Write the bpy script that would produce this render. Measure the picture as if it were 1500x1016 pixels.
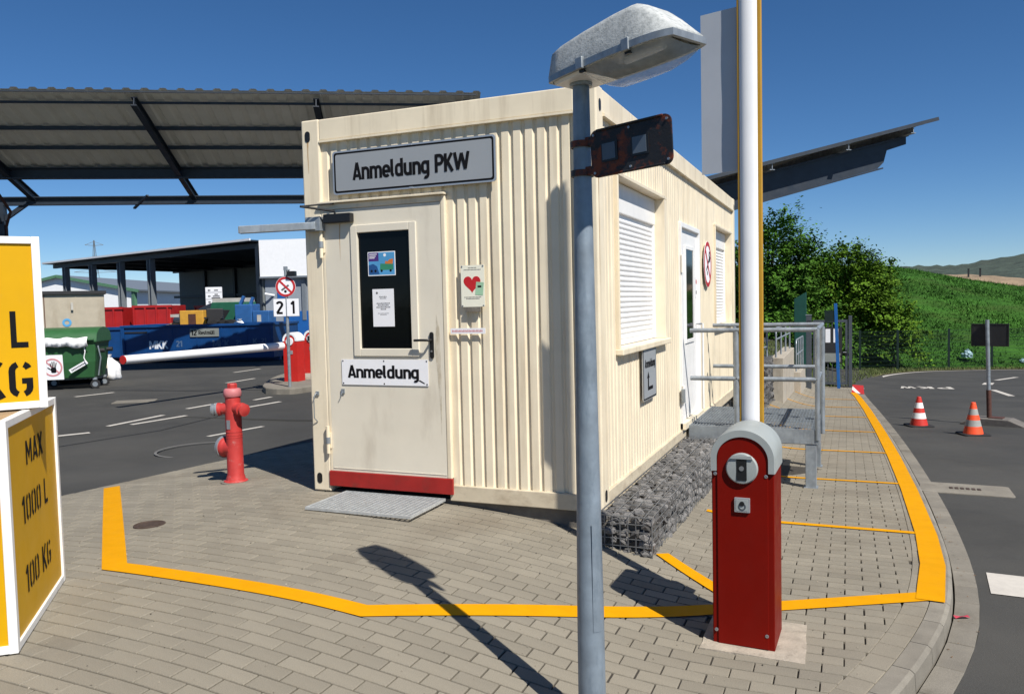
import bpy, math, random
from mathutils import Matrix, Vector
random.seed(7)
for o in list(bpy.data.objects): bpy.data.objects.remove(o)
scene = bpy.context.scene
col = scene.collection
rad, sin, cos, pi = math.radians, math.sin, math.cos, math.pi

# ------------------------------------------------------------ camera, sky, sun, exposure
CAM = Vector((4.015, -5.37, 1.492)); YAW, PITCH, ROLL, FPX = -.395, -.055, -.0235, 1180.
fw = Vector((sin(YAW)*cos(PITCH), cos(YAW)*cos(PITCH), sin(PITCH)))
rt = fw.cross(Vector((0, 0, 1))).normalized(); up = rt.cross(fw)
rt, up = cos(ROLL)*rt + sin(ROLL)*up, -sin(ROLL)*rt + cos(ROLL)*up
cd = bpy.data.cameras.new('camera'); cam = bpy.data.objects.new('camera', cd); col.objects.link(cam)
m = Matrix((rt, up, -fw)).transposed().to_4x4(); m.translation = CAM
cam.matrix_world = m
cd.sensor_fit = 'HORIZONTAL'; cd.sensor_width = 36; cd.lens = FPX/1500*36; cd.clip_start = .05; cd.clip_end = 9000
scene.camera = cam
SUN_AZ, SUN_EL = rad(123), rad(49.8)
w = bpy.data.worlds.new('World'); scene.world = w; w.use_nodes = True
nt = w.node_tree; nt.nodes.clear()
sky = nt.nodes.new('ShaderNodeTexSky'); sky.sky_type = 'NISHITA'; sky.sun_disc = False
sky.sun_elevation = SUN_EL; sky.sun_rotation = SUN_AZ
sky.altitude = 0; sky.air_density = .7; sky.dust_density = 0; sky.ozone_density = 6
bg = nt.nodes.new('ShaderNodeBackground'); bg.inputs[1].default_value = .073
out = nt.nodes.new('ShaderNodeOutputWorld')
hs_ = nt.nodes.new('ShaderNodeHueSaturation'); hs_.inputs['Saturation'].default_value = 1.15
nt.links.new(sky.outputs[0], hs_.inputs['Color']); nt.links.new(hs_.outputs[0], bg.inputs[0]); nt.links.new(bg.outputs[0], out.inputs[0])
sd = bpy.data.lights.new('sun', 'SUN'); sd.energy = 5.0; sd.angle = rad(.5); sd.color = (1, .955, .88)
so = bpy.data.objects.new('sun', sd); col.objects.link(so)
sv = Vector((sin(SUN_AZ)*cos(SUN_EL), cos(SUN_AZ)*cos(SUN_EL), sin(SUN_EL)))
so.rotation_euler = sv.to_track_quat('Z', 'Y').to_euler(); so.location = (8, -8, 14)
scene.view_settings.view_transform = 'Standard'; scene.view_settings.look = 'None'
scene.view_settings.exposure = .38; scene.view_settings.gamma = 1
scene.view_settings.use_curve_mapping = False
scene.cycles.max_bounces = 6

# ------------------------------------------------------------ materials
MATS = {}
def mat(name, c, rough=.6, metal=0., var=.12, scale=6., bump=0., bscale=60., dirt=None, dscale=(3, 3, 3), dlo=.55, dhi=.75,
        spec=.5, perobj=0., alpha=None, trans=0., island=0., coat=0., speck=0.):
    if name in MATS: return MATS[name]
    if max(c) < .775 and name != 'door_paint': c = tuple(q*.79 for q in c)
    if dirt: dirt = tuple(q*.79 for q in dirt)
    mt = bpy.data.materials.new(name); mt.use_nodes = True; MATS[name] = mt
    n = mt.node_tree.nodes; l = mt.node_tree.links
    b = n['Principled BSDF']; b.inputs['Roughness'].default_value = rough; b.inputs['Metallic'].default_value = metal
    b.inputs['Specular IOR Level'].default_value = spec
    if coat: b.inputs['Coat Weight'].default_value = coat
    if trans: b.inputs['Transmission Weight'].default_value = trans
    if alpha is not None: b.inputs['Alpha'].default_value = alpha
    tc = n.new('ShaderNodeTexCoord')
    def noise(sc, det=4, vec=None, rg=.6):
        t = n.new('ShaderNodeTexNoise'); t.inputs['Scale'].default_value = sc; t.inputs['Detail'].default_value = det
        t.inputs['Roughness'].default_value = rg
        l.new(vec or tc.outputs['Object'], t.inputs['Vector']); return t.outputs['Fac']
    def rng(v, a, bb, c0, c1):
        r = n.new('ShaderNodeMapRange'); r.inputs[1].default_value = a; r.inputs[2].default_value = bb
        r.inputs[3].default_value = c0; r.inputs[4].default_value = c1; l.new(v, r.inputs[0]); return r.outputs[0]
    def math_(op, a, bb):
        q = n.new('ShaderNodeMath'); q.operation = op
        for i, x in enumerate((a, bb)):
            if isinstance(x, (int, float)): q.inputs[i].default_value = x
            else: l.new(x, q.inputs[i])
        return q.outputs[0]
    f = rng(noise(scale), .3, .7, 1-var, 1+var)
    if speck: f = math_('MULTIPLY', f, rng(noise(190, 2), .3, .7, 1-speck, 1+speck))
    if perobj:
        oi = n.new('ShaderNodeObjectInfo'); f = math_('MULTIPLY', f, rng(oi.outputs['Random'], 0, 1, 1-perobj, 1+perobj))
    if island:
        g = n.new('ShaderNodeNewGeometry'); f = math_('MULTIPLY', f, rng(g.outputs['Random Per Island'], 0, 1, 1-island, 1+island))
    cm = n.new('ShaderNodeVectorMath'); cm.operation = 'SCALE'; cm.inputs[0].default_value = c[:3]; l.new(f, cm.inputs['Scale'])
    outc = cm.outputs[0]
    if dirt:
        mp = n.new('ShaderNodeMapping'); mp.inputs['Scale'].default_value = dscale; l.new(tc.outputs['Object'], mp.inputs['Vector'])
        d = rng(noise(1, 5, mp.outputs[0], .65), dlo, dhi, 0, 1)
        mx = n.new('ShaderNodeMix'); mx.data_type = 'RGBA'; l.new(d, mx.inputs[0]); l.new(outc, mx.inputs[6])
        mx.inputs[7].default_value = (*dirt, 1); outc = mx.outputs[2]
    l.new(outc, b.inputs['Base Color'])
    l.new(rng(noise(scale*2.3), .3, .7, max(.02, rough-.07), min(1, rough+.07)), b.inputs['Roughness'])
    if bump:
        bp = n.new('ShaderNodeBump'); bp.inputs['Strength'].default_value = 1; bp.inputs['Distance'].default_value = bump
        l.new(noise(bscale, 5), bp.inputs['Height']); l.new(bp.outputs[0], b.inputs['Normal'])
    return mt
M_ivory = mat('ivory_paint', (.775, .68, .51), .45, var=.07, scale=2.5, dirt=(.52, .41, .27), dscale=(7, 7, .55), dlo=.50, dhi=.92, bump=.0016, bscale=4)
M_door = mat('door_paint', (.70, .645, .53), .4, var=.05, scale=2, dirt=(.50, .42, .32), dscale=(3, 3, .8), dlo=.58, dhi=1.0, bump=.002, bscale=3)
M_white = mat('white_paint', (.80, .79, .77), .4, var=.05, dirt=(.55, .52, .47), dscale=(5, 5, 3), dlo=.62, dhi=.9)
M_shut = mat('shutter_plastic', (.82, .82, .82), .35, var=.03)
M_paver = mat('concrete_paver', (.277, .247, .192), .85, var=.10, scale=2.2, perobj=.085, island=.085, bump=.0012, bscale=220, dirt=(.19, .158, .115), dscale=(.9, .9, .9), dlo=.52, dhi=.84, speck=.16)
M_joint = mat('joint_sand', (.050, .043, .034), .95, var=.3, scale=20)
M_kerb = mat('kerb_concrete', (.262, .238, .195), .85, var=.15, scale=5, perobj=.08, bump=.0015, bscale=120, dirt=(.17, .15, .12), dscale=(3, 3, 3), speck=.15)
M_gutter = mat('gutter_concrete', (.235, .213, .175), .9, var=.15, scale=4, perobj=.12, bump=.002, bscale=120, dirt=(.14, .12, .09), dscale=(2.2, 2.2, 2), speck=.18)
M_asph = mat('asphalt', (.062, .0605, .056), .85, var=.2, scale=.6, bump=.003, bscale=160, dirt=(.095, .091, .082), dscale=(.35, .35, .35), dlo=.45, dhi=.8, speck=.35, spec=.3)
M_yellow = mat('yellow_line_paint', (.77, .345, .001), .7, spec=.08, var=.06, scale=7, bump=.0008, bscale=150, dirt=(.55, .27, .03), dscale=(9, 9, 9), dlo=.66, dhi=.95)
M_roadw = mat('road_marking_white', (.62, .58, .52), .8, var=.1, scale=9, dirt=(.30, .28, .25), dscale=(6, 6, 6), dlo=.6, dhi=.8)
M_red = mat('barrier_red', (.20, .005, .0014), .5, var=.08, scale=5, bump=.0003, bscale=12, spec=.12, dirt=(.19,.008,.004), dscale=(6,6,2), dlo=.5, dhi=.8)
M_redl = mat('far_barrier_red', (.62, .02, .012), .45, var=.08)
M_hood = mat('hood_grey', (.38, .41, .40), .5, var=.05, bump=.0005, bscale=300)
M_galv = mat('galvanised_steel', (.40, .44, .47), .45, .45, var=.16, scale=14, dirt=(.27, .30, .33), dscale=(11, 11, 4), dlo=.45, dhi=.7)
M_post = mat('post_steel', (.30, .36, .42), .5, .3, var=.2, scale=9, dirt=(.16, .21, .26), dscale=(14, 14, 3.5), dlo=.5, dhi=.75, bump=.0008, bscale=30)
M_lamp = mat('weathered_housing', (.60, .62, .61), .75, var=.12, scale=20, dirt=(.36, .38, .375), dscale=(60, 60, 60), dlo=.46, dhi=.7, bump=.0015, bscale=120)
M_lampin = mat('lamp_inside', (.34, .32, .28), .5, .2, var=.2)
M_rust = mat('rusty_sign_back', (.022, .022, .026), .55, .2, var=.3, dirt=(.22, .045, .012), dscale=(16, 16, 16), dlo=.5, dhi=.62, bump=.0015, bscale=60)
M_black = mat('black_plastic', (.012, .012, .013), .4, var=.1)
M_letter = mat('black_letter', (.009, .009, .011), .7, var=.05, spec=.12)
M_signgrey = mat('sign_grey', (.36, .385, .41), .45, var=.03, scale=3)
M_alu = mat('aluminium', (.62, .64, .66), .35, .6, var=.05)
M_boxy = mat('yellow_box_panel', (.77, .42, .004), .5, spec=.2, var=.05, scale=3, dirt=(.62, .36, .03), dscale=(5, 5, 5), dlo=.6, dhi=.9)
M_boxw = mat('white_box_frame', (.80, .79, .76), .45, var=.05, dirt=(.5, .46, .40), dscale=(9, 9, 9), dlo=.6, dhi=.8)
M_hyd = mat('hydrant_red', (.55, .045, .04), .55, var=.12, scale=12, dirt=(.55, .20, .18), dscale=(16, 16, 16), dlo=.58, dhi=.75, bump=.001, bscale=60)
M_hydp = mat('hydrant_cap_pink', (.62, .20, .21), .6, var=.15)
M_stone = mat('basalt_stone', (.135, .13, .126), .85, var=.35, scale=9, perobj=.55, island=.5, bump=.006, bscale=45, dirt=(.24, .20, .17), dscale=(9, 9, 9), dlo=.6, dhi=.8)
M_wire = mat('wire_steel', (.30, .31, .32), .5, .6, var=.2)
M_conc = mat('concrete_wall', (.48, .43, .35), .85, var=.12, scale=3, bump=.002, bscale=50, dirt=(.27, .23, .18), dscale=(4, 4, 1.2), dlo=.55, dhi=.8)
M_pad = mat('pad_concrete', (.46, .40, .32), .9, var=.2, scale=12, bump=.004, bscale=70, dirt=(.25, .21, .17), dscale=(14, 14, 14), dlo=.55, dhi=.75)
M_plinth = mat('plinth_concrete', (.20, .18, .15), .9, var=.25, scale=6, bump=.004, bscale=40)
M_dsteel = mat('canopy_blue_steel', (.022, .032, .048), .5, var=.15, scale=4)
M_sheet = mat('canopy_sheet', (.80, .77, .70), .55, .1, var=.06, scale=1.5)
M_sheetd = mat('canopy_sheet_edge', (.045, .055, .07), .5, .2, var=.1)
M_bin = mat('bin_green', (.035, .135, .045), .45, var=.1, scale=3)
M_skip = mat('skip_blue', (.004, .058, .215), .45, var=.15, scale=2, dirt=(.03, .05, .09), dscale=(2, 2, 2), dlo=.6, dhi=.8)
M_skipr = mat('skip_red', (.42, .012, .012), .5, var=.15, scale=2)
M_beige = mat('beige_container', (.50, .44, .34), .55, var=.08, dirt=(.30, .23, .15), dscale=(1.4, 1.4, .35), dlo=.58, dhi=.85)
M_hall = mat('hall_white_cladding', (.82, .83, .84), .5, var=.03)
M_hallg = mat('hall_grey_wall', (.33, .37, .42), .6, var=.05)
M_hallb = mat('hall_blue_door', (.01, .12, .42), .5, var=.08)
M_hallin = mat('hall_inner_wall', (.20, .22, .22), .7, var=.08)
M_colgrey = mat('column_grey', (.22, .25, .28), .5, .2, var=.08)
M_roofg = mat('grey_roof_sheet', (.17, .20, .24), .6, var=.05)
M_greenf = mat('green_trim', (.10, .24, .14), .6)
M_glass = mat('dark_glass', (.003, .004, .005), .05, var=.0, spec=.18)
M_paper = mat('paper', (.80, .80, .82), .7, var=.02)
M_cream = mat('cream_plate', (.82, .80, .66), .5, var=.02)
M_heart = mat('heart_red', (.66, .018, .025), .5, var=.05)
M_sred = mat('sign_red', (.58, .02, .025), .5, var=.05)
M_purple = mat('print_purple', (.08, .03, .22), .5)
M_pblue = mat('print_blue', (.10, .38, .70), .5)
M_pgreen = mat('print_green', (.04, .28, .16), .5)
M_porange = mat('print_orange', (.75, .22, .05), .5)
M_pmint = mat('print_mint', (.42, .68, .45), .5)
M_pink = mat('print_pink', (.75, .32, .34), .6)
M_thres = mat('threshold_red', (.40, .018, .014), .5, var=.12, scale=7, dirt=(.25, .03, .02), dscale=(8, 8, 8))
M_gate = mat('gate_anthracite', (.075, .088, .105), .5, var=.08)
M_fence = mat('fence_green', (.006, .022, .016), .5)
M_bluep = mat('blue_post', (.012, .13, .42), .45)
M_teal = mat('dark_green_panel', (.008, .075, .055), .5)
M_cone_r = mat('cone_red', (.66, .035, .02), .5, var=.06)
M_cone_o = mat('cone_orange', (.85, .085, .02), .5, var=.06)
M_cone_w = mat('cone_white', (.78, .78, .76), .5, var=.06)
M_cone_g = mat('cone_grey_band', (.40, .40, .37), .5, var=.1)
M_rubber = mat('rubber', (.02, .02, .021), .8, var=.2, bump=.001)
M_brown = mat('brown_post', (.10, .038, .025), .7, var=.25, scale=20)
M_ballast = mat('ballast_block', (.17, .155, .14), .9, var=.2, scale=10, bump=.003)
M_grass = mat('grass_ground', (.042, .125, .016), .9, var=.4, scale=.5, bump=.03, bscale=7, spec=.1, dirt=(.062, .085, .022), dscale=(.22, .22, .22), dlo=.5, dhi=.8)
M_blade = mat('grass_blades', (.050, .145, .018), .8, var=.45, scale=.16, island=.3, spec=.2)
M_dry = mat('dry_verge', (.16, .15, .06), .9, var=.35, scale=3, bump=.03, bscale=20)
M_soil = mat('bare_soil', (.30, .22, .14), .95, var=.25, scale=.5, bump=.1, bscale=3)
M_forest = mat('far_forest', (.050, .072, .052), .95, var=.4, scale=.03, dirt=(.085, .105, .07), dscale=(.02, .02, .02), bump=6, bscale=.06)
M_earth = mat('far_field', (.10, .12, .06), .95, var=.2, scale=.02)
M_leafA = mat('leaf_dark', (.065, .160, .016), .7, spec=.12, var=.3, scale=.8, island=.45)
M_leafB = mat('leaf_light', (.105, .205, .016), .7, spec=.12, var=.3, scale=.8, island=.4)
M_bark = mat('bark', (.07, .055, .04), .9, var=.3, scale=14, bump=.01, bscale=20)
M_iron = mat('cast_iron', (.085, .055, .038), .7, .2, var=.3, scale=30, bump=.003)
M_chrome = mat('screw_steel', (.45, .45, .46), .35, .7)
M_booms = mat('boom_white', (.80, .80, .81), .35, var=.03, dirt=(.55, .54, .53), dscale=(12, 12, 2), dlo=.62, dhi=.9)
M_boomy = mat('boom_yellow_edge', (.58, .31, .02), .5, var=.06)
M_panelw = mat('panel_grey_white', (.60, .63, .68), .45, var=.03)
M_cloth = mat('white_cloth', (.8, .8, .8), .8, var=.04, bump=.006, bscale=25)
M_wood = mat('waste_wood', (.42, .29, .16), .8, var=.2)
M_wyel = mat('waste_yellow', (.72, .38, .05), .5)
M_wgreen = mat('waste_green', (.02, .13, .07), .5)
M_wblue = mat('waste_blue', (.03, .13, .36), .5)
M_wdark = mat('waste_dark', (.02, .02, .022), .6)
M_wlite = mat('waste_pale', (.55, .53, .48), .6)
M_skipwr = mat('skip_lettering', (.72, .76, .82), .6)
M_skipwr2 = mat('skip_lettering_dark', (.10, .17, .30), .6)  # darker blue tone for the rest of the skip lettering
M_plateo = mat('plate_olive', (.27, .29, .27), .6)
M_orange_tx = mat('bin_lettering', (.20, .09, .012), .6)
M_plastic = mat('lamp_bowl', (.75, .78, .80), .12, var=.15, scale=25, alpha=.38)
M_litter = mat('litter_red', (.5, .05, .08), .5)

# ------------------------------------------------------------ mesh helper
I4 = Matrix.Identity(4)
def frame(o, u, v, wv=None):
    u = Vector(u).normalized(); v = Vector(v).normalized(); wv = Vector(wv) if wv else u.cross(v)
    mm = Matrix((u, v, wv)).transposed().to_4x4(); mm.translation = Vector(o); return mm
class MB:
    def __init__(s, M=None): s.v = []; s.f = []; s.M = M or I4
    def add(s, vs, fs):
        k = len(s.v); s.v += [tuple(s.M @ Vector(p)) for p in vs]; s.f += [tuple(i+k for i in f) for f in fs]; return s
    def box(s, x0, x1, y0, y1, z0, z1):
        return s.add([(x0,y0,z0),(x1,y0,z0),(x1,y1,z0),(x0,y1,z0),(x0,y0,z1),(x1,y0,z1),(x1,y1,z1),(x0,y1,z1)],
                     [(0,3,2,1),(4,5,6,7),(0,1,5,4),(1,2,6,5),(2,3,7,6),(3,0,4,7)])
    def beam(s, a, b, wd, ht, upv=(0,0,1)):
        a = Vector(a); b = Vector(b); d = (b-a).normalized(); r = d.cross(Vector(upv)).normalized(); u = r.cross(d)
        vs = []
        for p in (a, b):
            for i, j in ((-1,-1),(1,-1),(1,1),(-1,1)): vs.append(p + r*i*wd/2 + u*j*ht/2)
        return s.add(vs, [(0,1,2,3)[::-1],(4,5,6,7),(0,1,5,4),(1,2,6,5),(2,3,7,6),(3,0,4,7)][0:6])
    def ibeam(s, a, b, wd, ht, t=.015, u=(0,0,1)):
        a = Vector(a); b = Vector(b); d = (b-a).normalized(); u = Vector(u); r = d.cross(u).normalized(); u = r.cross(d)
        s.beam(a, b, t, ht, u); s.beam(a+u*(ht/2-t/2), b+u*(ht/2-t/2), wd, t*1.01, u); s.beam(a-u*(ht/2-t/2), b-u*(ht/2-t/2), wd, t*1.01, u); return s
    def cyl(s, a, b, r0, r1=None, n=16, cap=True):
        r1 = r0 if r1 is None else r1; a = Vector(a); b = Vector(b); d = (b-a).normalized()
        x = d.orthogonal().normalized(); y = d.cross(x); vs = []
        for p, r in ((a, r0), (b, r1)):
            vs += [p + (x*cos(2*pi*i/n)+y*sin(2*pi*i/n))*r for i in range(n)]
        fs = [(i, (i+1) % n, n+(i+1) % n, n+i) for i in range(n)]
        if cap: fs += [tuple(range(n))[::-1], tuple(range(n, 2*n))]
        return s.add(vs, fs)
    def tube(s, pts, r, n=10, cap=True):
        pts = [Vector(p) for p in pts]; vs = []; x = None
        for i, p in enumerate(pts):
            d = (pts[min(i+1, len(pts)-1)]-pts[max(i-1, 0)]).normalized()
            x = d.orthogonal().normalized() if x is None else (x-d*x.dot(d)).normalized()
            y = d.cross(x); rr = r[i] if isinstance(r, (list, tuple)) else r
            vs += [p+(x*cos(2*pi*k/n)+y*sin(2*pi*k/n))*rr for k in range(n)]
        fs = [(i*n+k, i*n+(k+1) % n, (i+1)*n+(k+1) % n, (i+1)*n+k) for i in range(len(pts)-1) for k in range(n)]
        if cap: fs += [tuple(range(n))[::-1], tuple(range((len(pts)-1)*n, len(pts)*n))]
        return s.add(vs, fs)
    def prism(s, poly, z0, z1):
        n = len(poly); vs = [(p[0], p[1], z0) for p in poly]+[(p[0], p[1], z1) for p in poly]
        return s.add(vs, [tuple(range(n))[::-1], tuple(range(n, 2*n))]+[(i, (i+1) % n, n+(i+1) % n, n+i) for i in range(n)])
    def ring(s, cx, cy, r0, r1, z0, z1, n=40):
        vs = []
        for r, z in ((r0,z0),(r1,z0),(r1,z1),(r0,z1)): vs += [(cx+r*cos(2*pi*i/n), cy+r*sin(2*pi*i/n), z) for i in range(n)]
        fs = []
        for k in range(4):
            for i in range(n): fs.append((k*n+i, k*n+(i+1) % n, ((k+1) % 4)*n+(i+1) % n, ((k+1) % 4)*n+i))
        return s.add(vs, fs)
    def lathe(s, prof, n=24):
        vs = []
        for r, z in prof: vs += [(r*cos(2*pi*i/n), r*sin(2*pi*i/n), z) for i in range(n)]
        k = len(prof)
        fs = [(j*n+i, j*n+(i+1) % n, (j+1)*n+(i+1) % n, (j+1)*n+i) for j in range(k-1) for i in range(n)]
        return s.add(vs, fs+[tuple(range(n))[::-1], tuple(range((k-1)*n, k*n))])
    def strip(s, rows):
        n = len(rows[0]); vs = [p for r in rows for p in r]
        return s.add(vs, [(j*n+i, j*n+i+1, (j+1)*n+i+1, (j+1)*n+i) for j in range(len(rows)-1) for i in range(n-1)])
    def mesh(s, name, mt, smooth=None):
        me = bpy.data.meshes.new(name); me.from_pydata(s.v, [], s.f)
        if mt: me.materials.append(mt)
        if smooth is not None:
            me.polygons.foreach_set('use_smooth', [True]*len(me.polygons)); me.set_sharp_from_angle(angle=rad(smooth))
        me.update(); return me
    def build(s, name, mt, parent=None, smooth=None, bevel=0, seg=2):
        o = bpy.data.objects.new(name, s.mesh(name, mt, smooth)); col.objects.link(o)
        if parent: o.parent = parent
        if bevel:
            b = o.modifiers.new('bevel', 'BEVEL'); b.width = bevel; b.segments = seg; b.limit_method = 'ANGLE'; b.angle_limit = rad(40)
            b.harden_normals = False
        return o
def rrect(w_, h_, r, n=5, cx=0, cy=0):
    pts = []
    for sx, sy, a0 in ((1,1,0),(-1,1,90),(-1,-1,180),(1,-1,270)):
        for i in range(n+1):
            a = rad(a0+90*i/n); pts.append((cx+sx*(w_/2-r)+r*cos(a), cy+sy*(h_/2-r)+r*sin(a)))
    return pts
def circ(r, n=32, cx=0, cy=0): return [(cx+r*cos(2*pi*i/n), cy+r*sin(2*pi*i/n)) for i in range(n)]
def tag(o, label=None, cat=None, group=None, kind=None):
    if label: o['label'] = label
    if cat: o['category'] = cat
    if group: o['group'] = group
    if kind: o['kind'] = kind
    return o
def thing(name, label, cat, loc=(0,0,0), rz=0, group=None, M=None):
    o = bpy.data.objects.new(name, None); o.empty_display_size = .1; col.objects.link(o)
    if M is not None: o.matrix_world = M
    else: o.location = loc; o.rotation_euler = (0, 0, rz)
    return tag(o, label, cat, group)
def part(name, me, parent, M=None):
    o = bpy.data.objects.new(name, me); col.objects.link(o); o.parent = parent
    if M is not None: o.matrix_local = M
    return o
def arc(cx, cy, rx, ry, a0, a1, n=8): return [(cx+rx*cos(rad(a0+(a1-a0)*i/n)), cy+ry*sin(rad(a0+(a1-a0)*i/n))) for i in range(n+1)]
def rloop(x0, x1, y0, y1, r=.15):
    return [(x0,(y0+y1)/2)]+[(x0,y1-r)]+arc(x0+r,y1-r,r,r,180,90,5)[1:]+arc(x1-r,y1-r,r,r,90,0,5)+arc(x1-r,y0+r,r,r,0,-90,5)+arc(x0+r,y0+r,r,r,270,180,5)+[(x0,(y0+y1)/2)]
GL = {
 'A': (.56, [[(.06,0),(.28,1)], [(.28,1),(.50,0)], [(.13,.24),(.43,.24)]]),
 'n': (.50, [[(.08,0),(.08,.72)], [(.08,.48)]+arc(.25,.47,.17,.175,180,0)[1:]+[(.42,0)]]),
 'm': (.78, [[(.08,0),(.08,.72)], [(.08,.48)]+arc(.235,.48,.155,.165,180,0)[1:]+[(.39,0)], [(.39,.48)]+arc(.545,.48,.155,.165,180,0)[1:]+[(.70,0)]]),
 'e': (.50, [[(.10,.345),(.42,.345),(.42,.47)]+arc(.25,.47,.17,.175,0,180)[1:]+[(.08,.25)]+arc(.25,.25,.17,.175,180,325)[1:]]),
 'l': (.25, [[(.08,1),(.08,.2)]+arc(.2,.2,.12,.125,180,270,4)[1:]]),
 'd': (.52, [[(.42,0),(.42,1)], rloop(.08,.42,.075,.645,.16)]),
 'u': (.52, [[(.08,.72),(.08,.25)]+arc(.25,.25,.17,.175,180,360)[1:], [(.42,0),(.42,.72)]]),
 'g': (.52, [[(.42,.72),(.42,-.03)]+arc(.26,-.03,.16,.175,0,-120)[1:], rloop(.08,.42,.09,.645,.16)]),
 't': (.34, [[(.13,.95),(.13,.2)]+arc(.26,.2,.13,.125,180,270,4)[1:], [(.0,.655),(.29,.655)]]),
 's': (.44, [arc(.22,.49,.15,.155,30,180,6)+[(.07,.46)]+arc(.22,.21,.15,.14,90,-150,8)]),
 'ü': (.52, [[(.08,.72),(.08,.25)]+arc(.25,.25,.17,.175,180,360)[1:], [(.42,0),(.42,.72)], [(.13,.83),(.13,.97)], [(.37,.83),(.37,.97)]]),
 'P': (.53, [[(.08,0),(.08,1)], [(.08,.925),(.28,.925)]+arc(.28,.695,.18,.23,90,-90)[1:]+[(.08,.465)]]),
 'R': (.55, [[(.08,0),(.08,1)], [(.08,.925),(.28,.925)]+arc(.28,.695,.18,.23,90,-90)[1:]+[(.08,.465)], [(.26,.46),(.48,0)]]),
 'K': (.54, [[(.08,0),(.08,1)], [(.10,.36),(.46,1)], [(.20,.54),(.49,0)]]),
 'W': (.92, [[(.06,1),(.24,.06)], [(.24,.06),(.46,.94)], [(.46,.94),(.68,.06)], [(.68,.06),(.86,1)]]),
 'M': (.68, [[(.08,0),(.08,1)], [(.09,.97),(.34,.32),(.59,.97)], [(.60,0),(.60,1)]]),
 'X': (.52, [[(.05,0),(.47,1)], [(.47,0),(.05,1)]]),
 'L': (.46, [[(.08,1),(.08,.075),(.44,.075)]]),
 'U': (.54, [[(.08,1),(.08,.27)]+arc(.27,.27,.19,.195,180,360)[1:]+[(.46,1)]]),
 'F': (.48, [[(.08,0),(.08,.925),(.45,.925)], [(.08,.5),(.38,.5)]]),
 'G': (.55, [arc(.27,.73,.19,.195,20,180,7)+[(.08,.27)]+arc(.27,.27,.19,.195,180,360)[1:]+[(.46,.45),(.29,.45)]]),
 '0': (.53, [rloop(.08,.45,.075,.925,.18)]), '1': (.36, [[(.04,.74),(.24,.96)], [(.24,0),(.24,1)]]),
 '2': (.51, [arc(.25,.73,.18,.195,165,-20,9)+[(.07,.08)], [(.04,.075),(.46,.075)]]),
 '5': (.52, [[(.43,.925),(.11,.925),(.09,.52)]+arc(.26,.32,.19,.245,110,-150,9)]), ' ': (.26, [])}
STEN = {'0': .265, 'G': .27, 'M': None}
def text(body, mt, parent, M, h, wd=None, thick=.0015, bold=0., name='lettering', align='C', stencil=False, sw=.175):
    gap = .09 if stencil else .03; adv = sum(GL[c][0]+gap for c in body)-gap; sx = h if wd is None else wd/adv; sy = h; ox = -adv*sx/2 if align == 'C' else 0
    b = MB(M); x0 = 0.; zz = thick
    for c in body:
        for st in GL[c][1]:
            P_ = [Vector(p) for p in st]; closed = (P_[0]-P_[-1]).length < 1e-6; Ls = []
            n = len(P_)
            for i in range(n):
                d0 = (P_[i]-P_[i-1]).normalized() if i else ((P_[0]-P_[-2]).normalized() if closed else None)
                d1 = (P_[i+1]-P_[i]).normalized() if i < n-1 else ((P_[1]-P_[0]).normalized() if closed else None)
                d0 = d0 or d1; d1 = d1 or d0; tt = d0+d1
                tt = tt.normalized() if tt.length > .05 else d0
                nr = Vector((-tt.y, tt.x)); k = min(2.2, 1/max(.2, nr.dot(Vector((-d0.y, d0.x))))); Ls.append((P_[i]+nr*sw/2*k, P_[i]-nr*sw/2*k))
            for i in range(n-1):
                if stencil and c in STEN and STEN[c] and abs((P_[i].x+P_[i+1].x)/2-STEN[c]) < .06 and abs((P_[i].y+P_[i+1].y)/2-.5) > .3: continue
                q = [Ls[i][1], Ls[i+1][1], Ls[i+1][0], Ls[i][0]]
                b.add([(ox+(x0+p.x)*sx, p.y*sy-h/2, zz) for p in q], [(0,1,2,3)])
            zz += .00012
        x0 += GL[c][0]+gap
    return b.build(name, mt, parent)
def plate(name, label, cat, M, w_, h_, r, mt, thick=.004, group=None, bevel=0):
    t = thing(name, label, cat, M=M, group=group)
    MB().prism(rrect(w_, h_, r), 0, thick).build('plate', mt, t)
    return t

# ------------------------------------------------------------ terrain functions
def ss(a, b, x):
    t = min(1, max(0, (x-a)/(b-a))); return t*t*(3-2*t)
def TT(x):
    tab = ((-.5,0,0),(.1,0,.03),(1.2,.085,.16),(1.72,.24,.40),(2.44,.58,.56),(2.9,.84,.5),(3.5,1,0))
    if x <= -.5: return 0.
    if x >= 3.5: return 1.
    for (a, va, ma), (b, vb, mb) in zip(tab, tab[1:]):
        if x <= b:
            h = b-a; t = (x-a)/h
            return (2*t**3-3*t*t+1)*va+(t**3-2*t*t+t)*h*ma+(-2*t**3+3*t*t)*vb+(t**3-t*t)*h*mb
def gz(x, y):
    zr = -.28-.05*min(max(0, y), 42)
    zl = -.24*ss(.3, -4.5, x) if x < .3 else 0.
    zl -= .25*ss(1, 9, y)*(1-ss(.3, -4.5, x) if x < .3 else 1)
    t = TT(x); return zl*(1-t)+zr*t
def lerp_tab(tab, x):
    if x <= tab[0][0]: return tab[0][1]
    for (a, va), (b, vb) in zip(tab, tab[1:]):
        if x <= b: return va+(vb-va)*(x-a)/(b-a)
    return tab[-1][1]
def smooth_path(pts, n):
    res = []
    P = [Vector(p) for p in pts]; P = [2*P[0]-P[1]]+P+[2*P[-1]-P[-2]]
    for i in range(1, len(P)-2):
        for k in range(n):
            t = k/n; a, b, c, d = P[i-1:i+3]
            res.append(.5*((2*b)+(c-a)*t+(2*a-5*b+4*c-d)*t*t+(3*b-a-3*c+d)*t**3))
    res.append(P[-2]); return res
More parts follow.
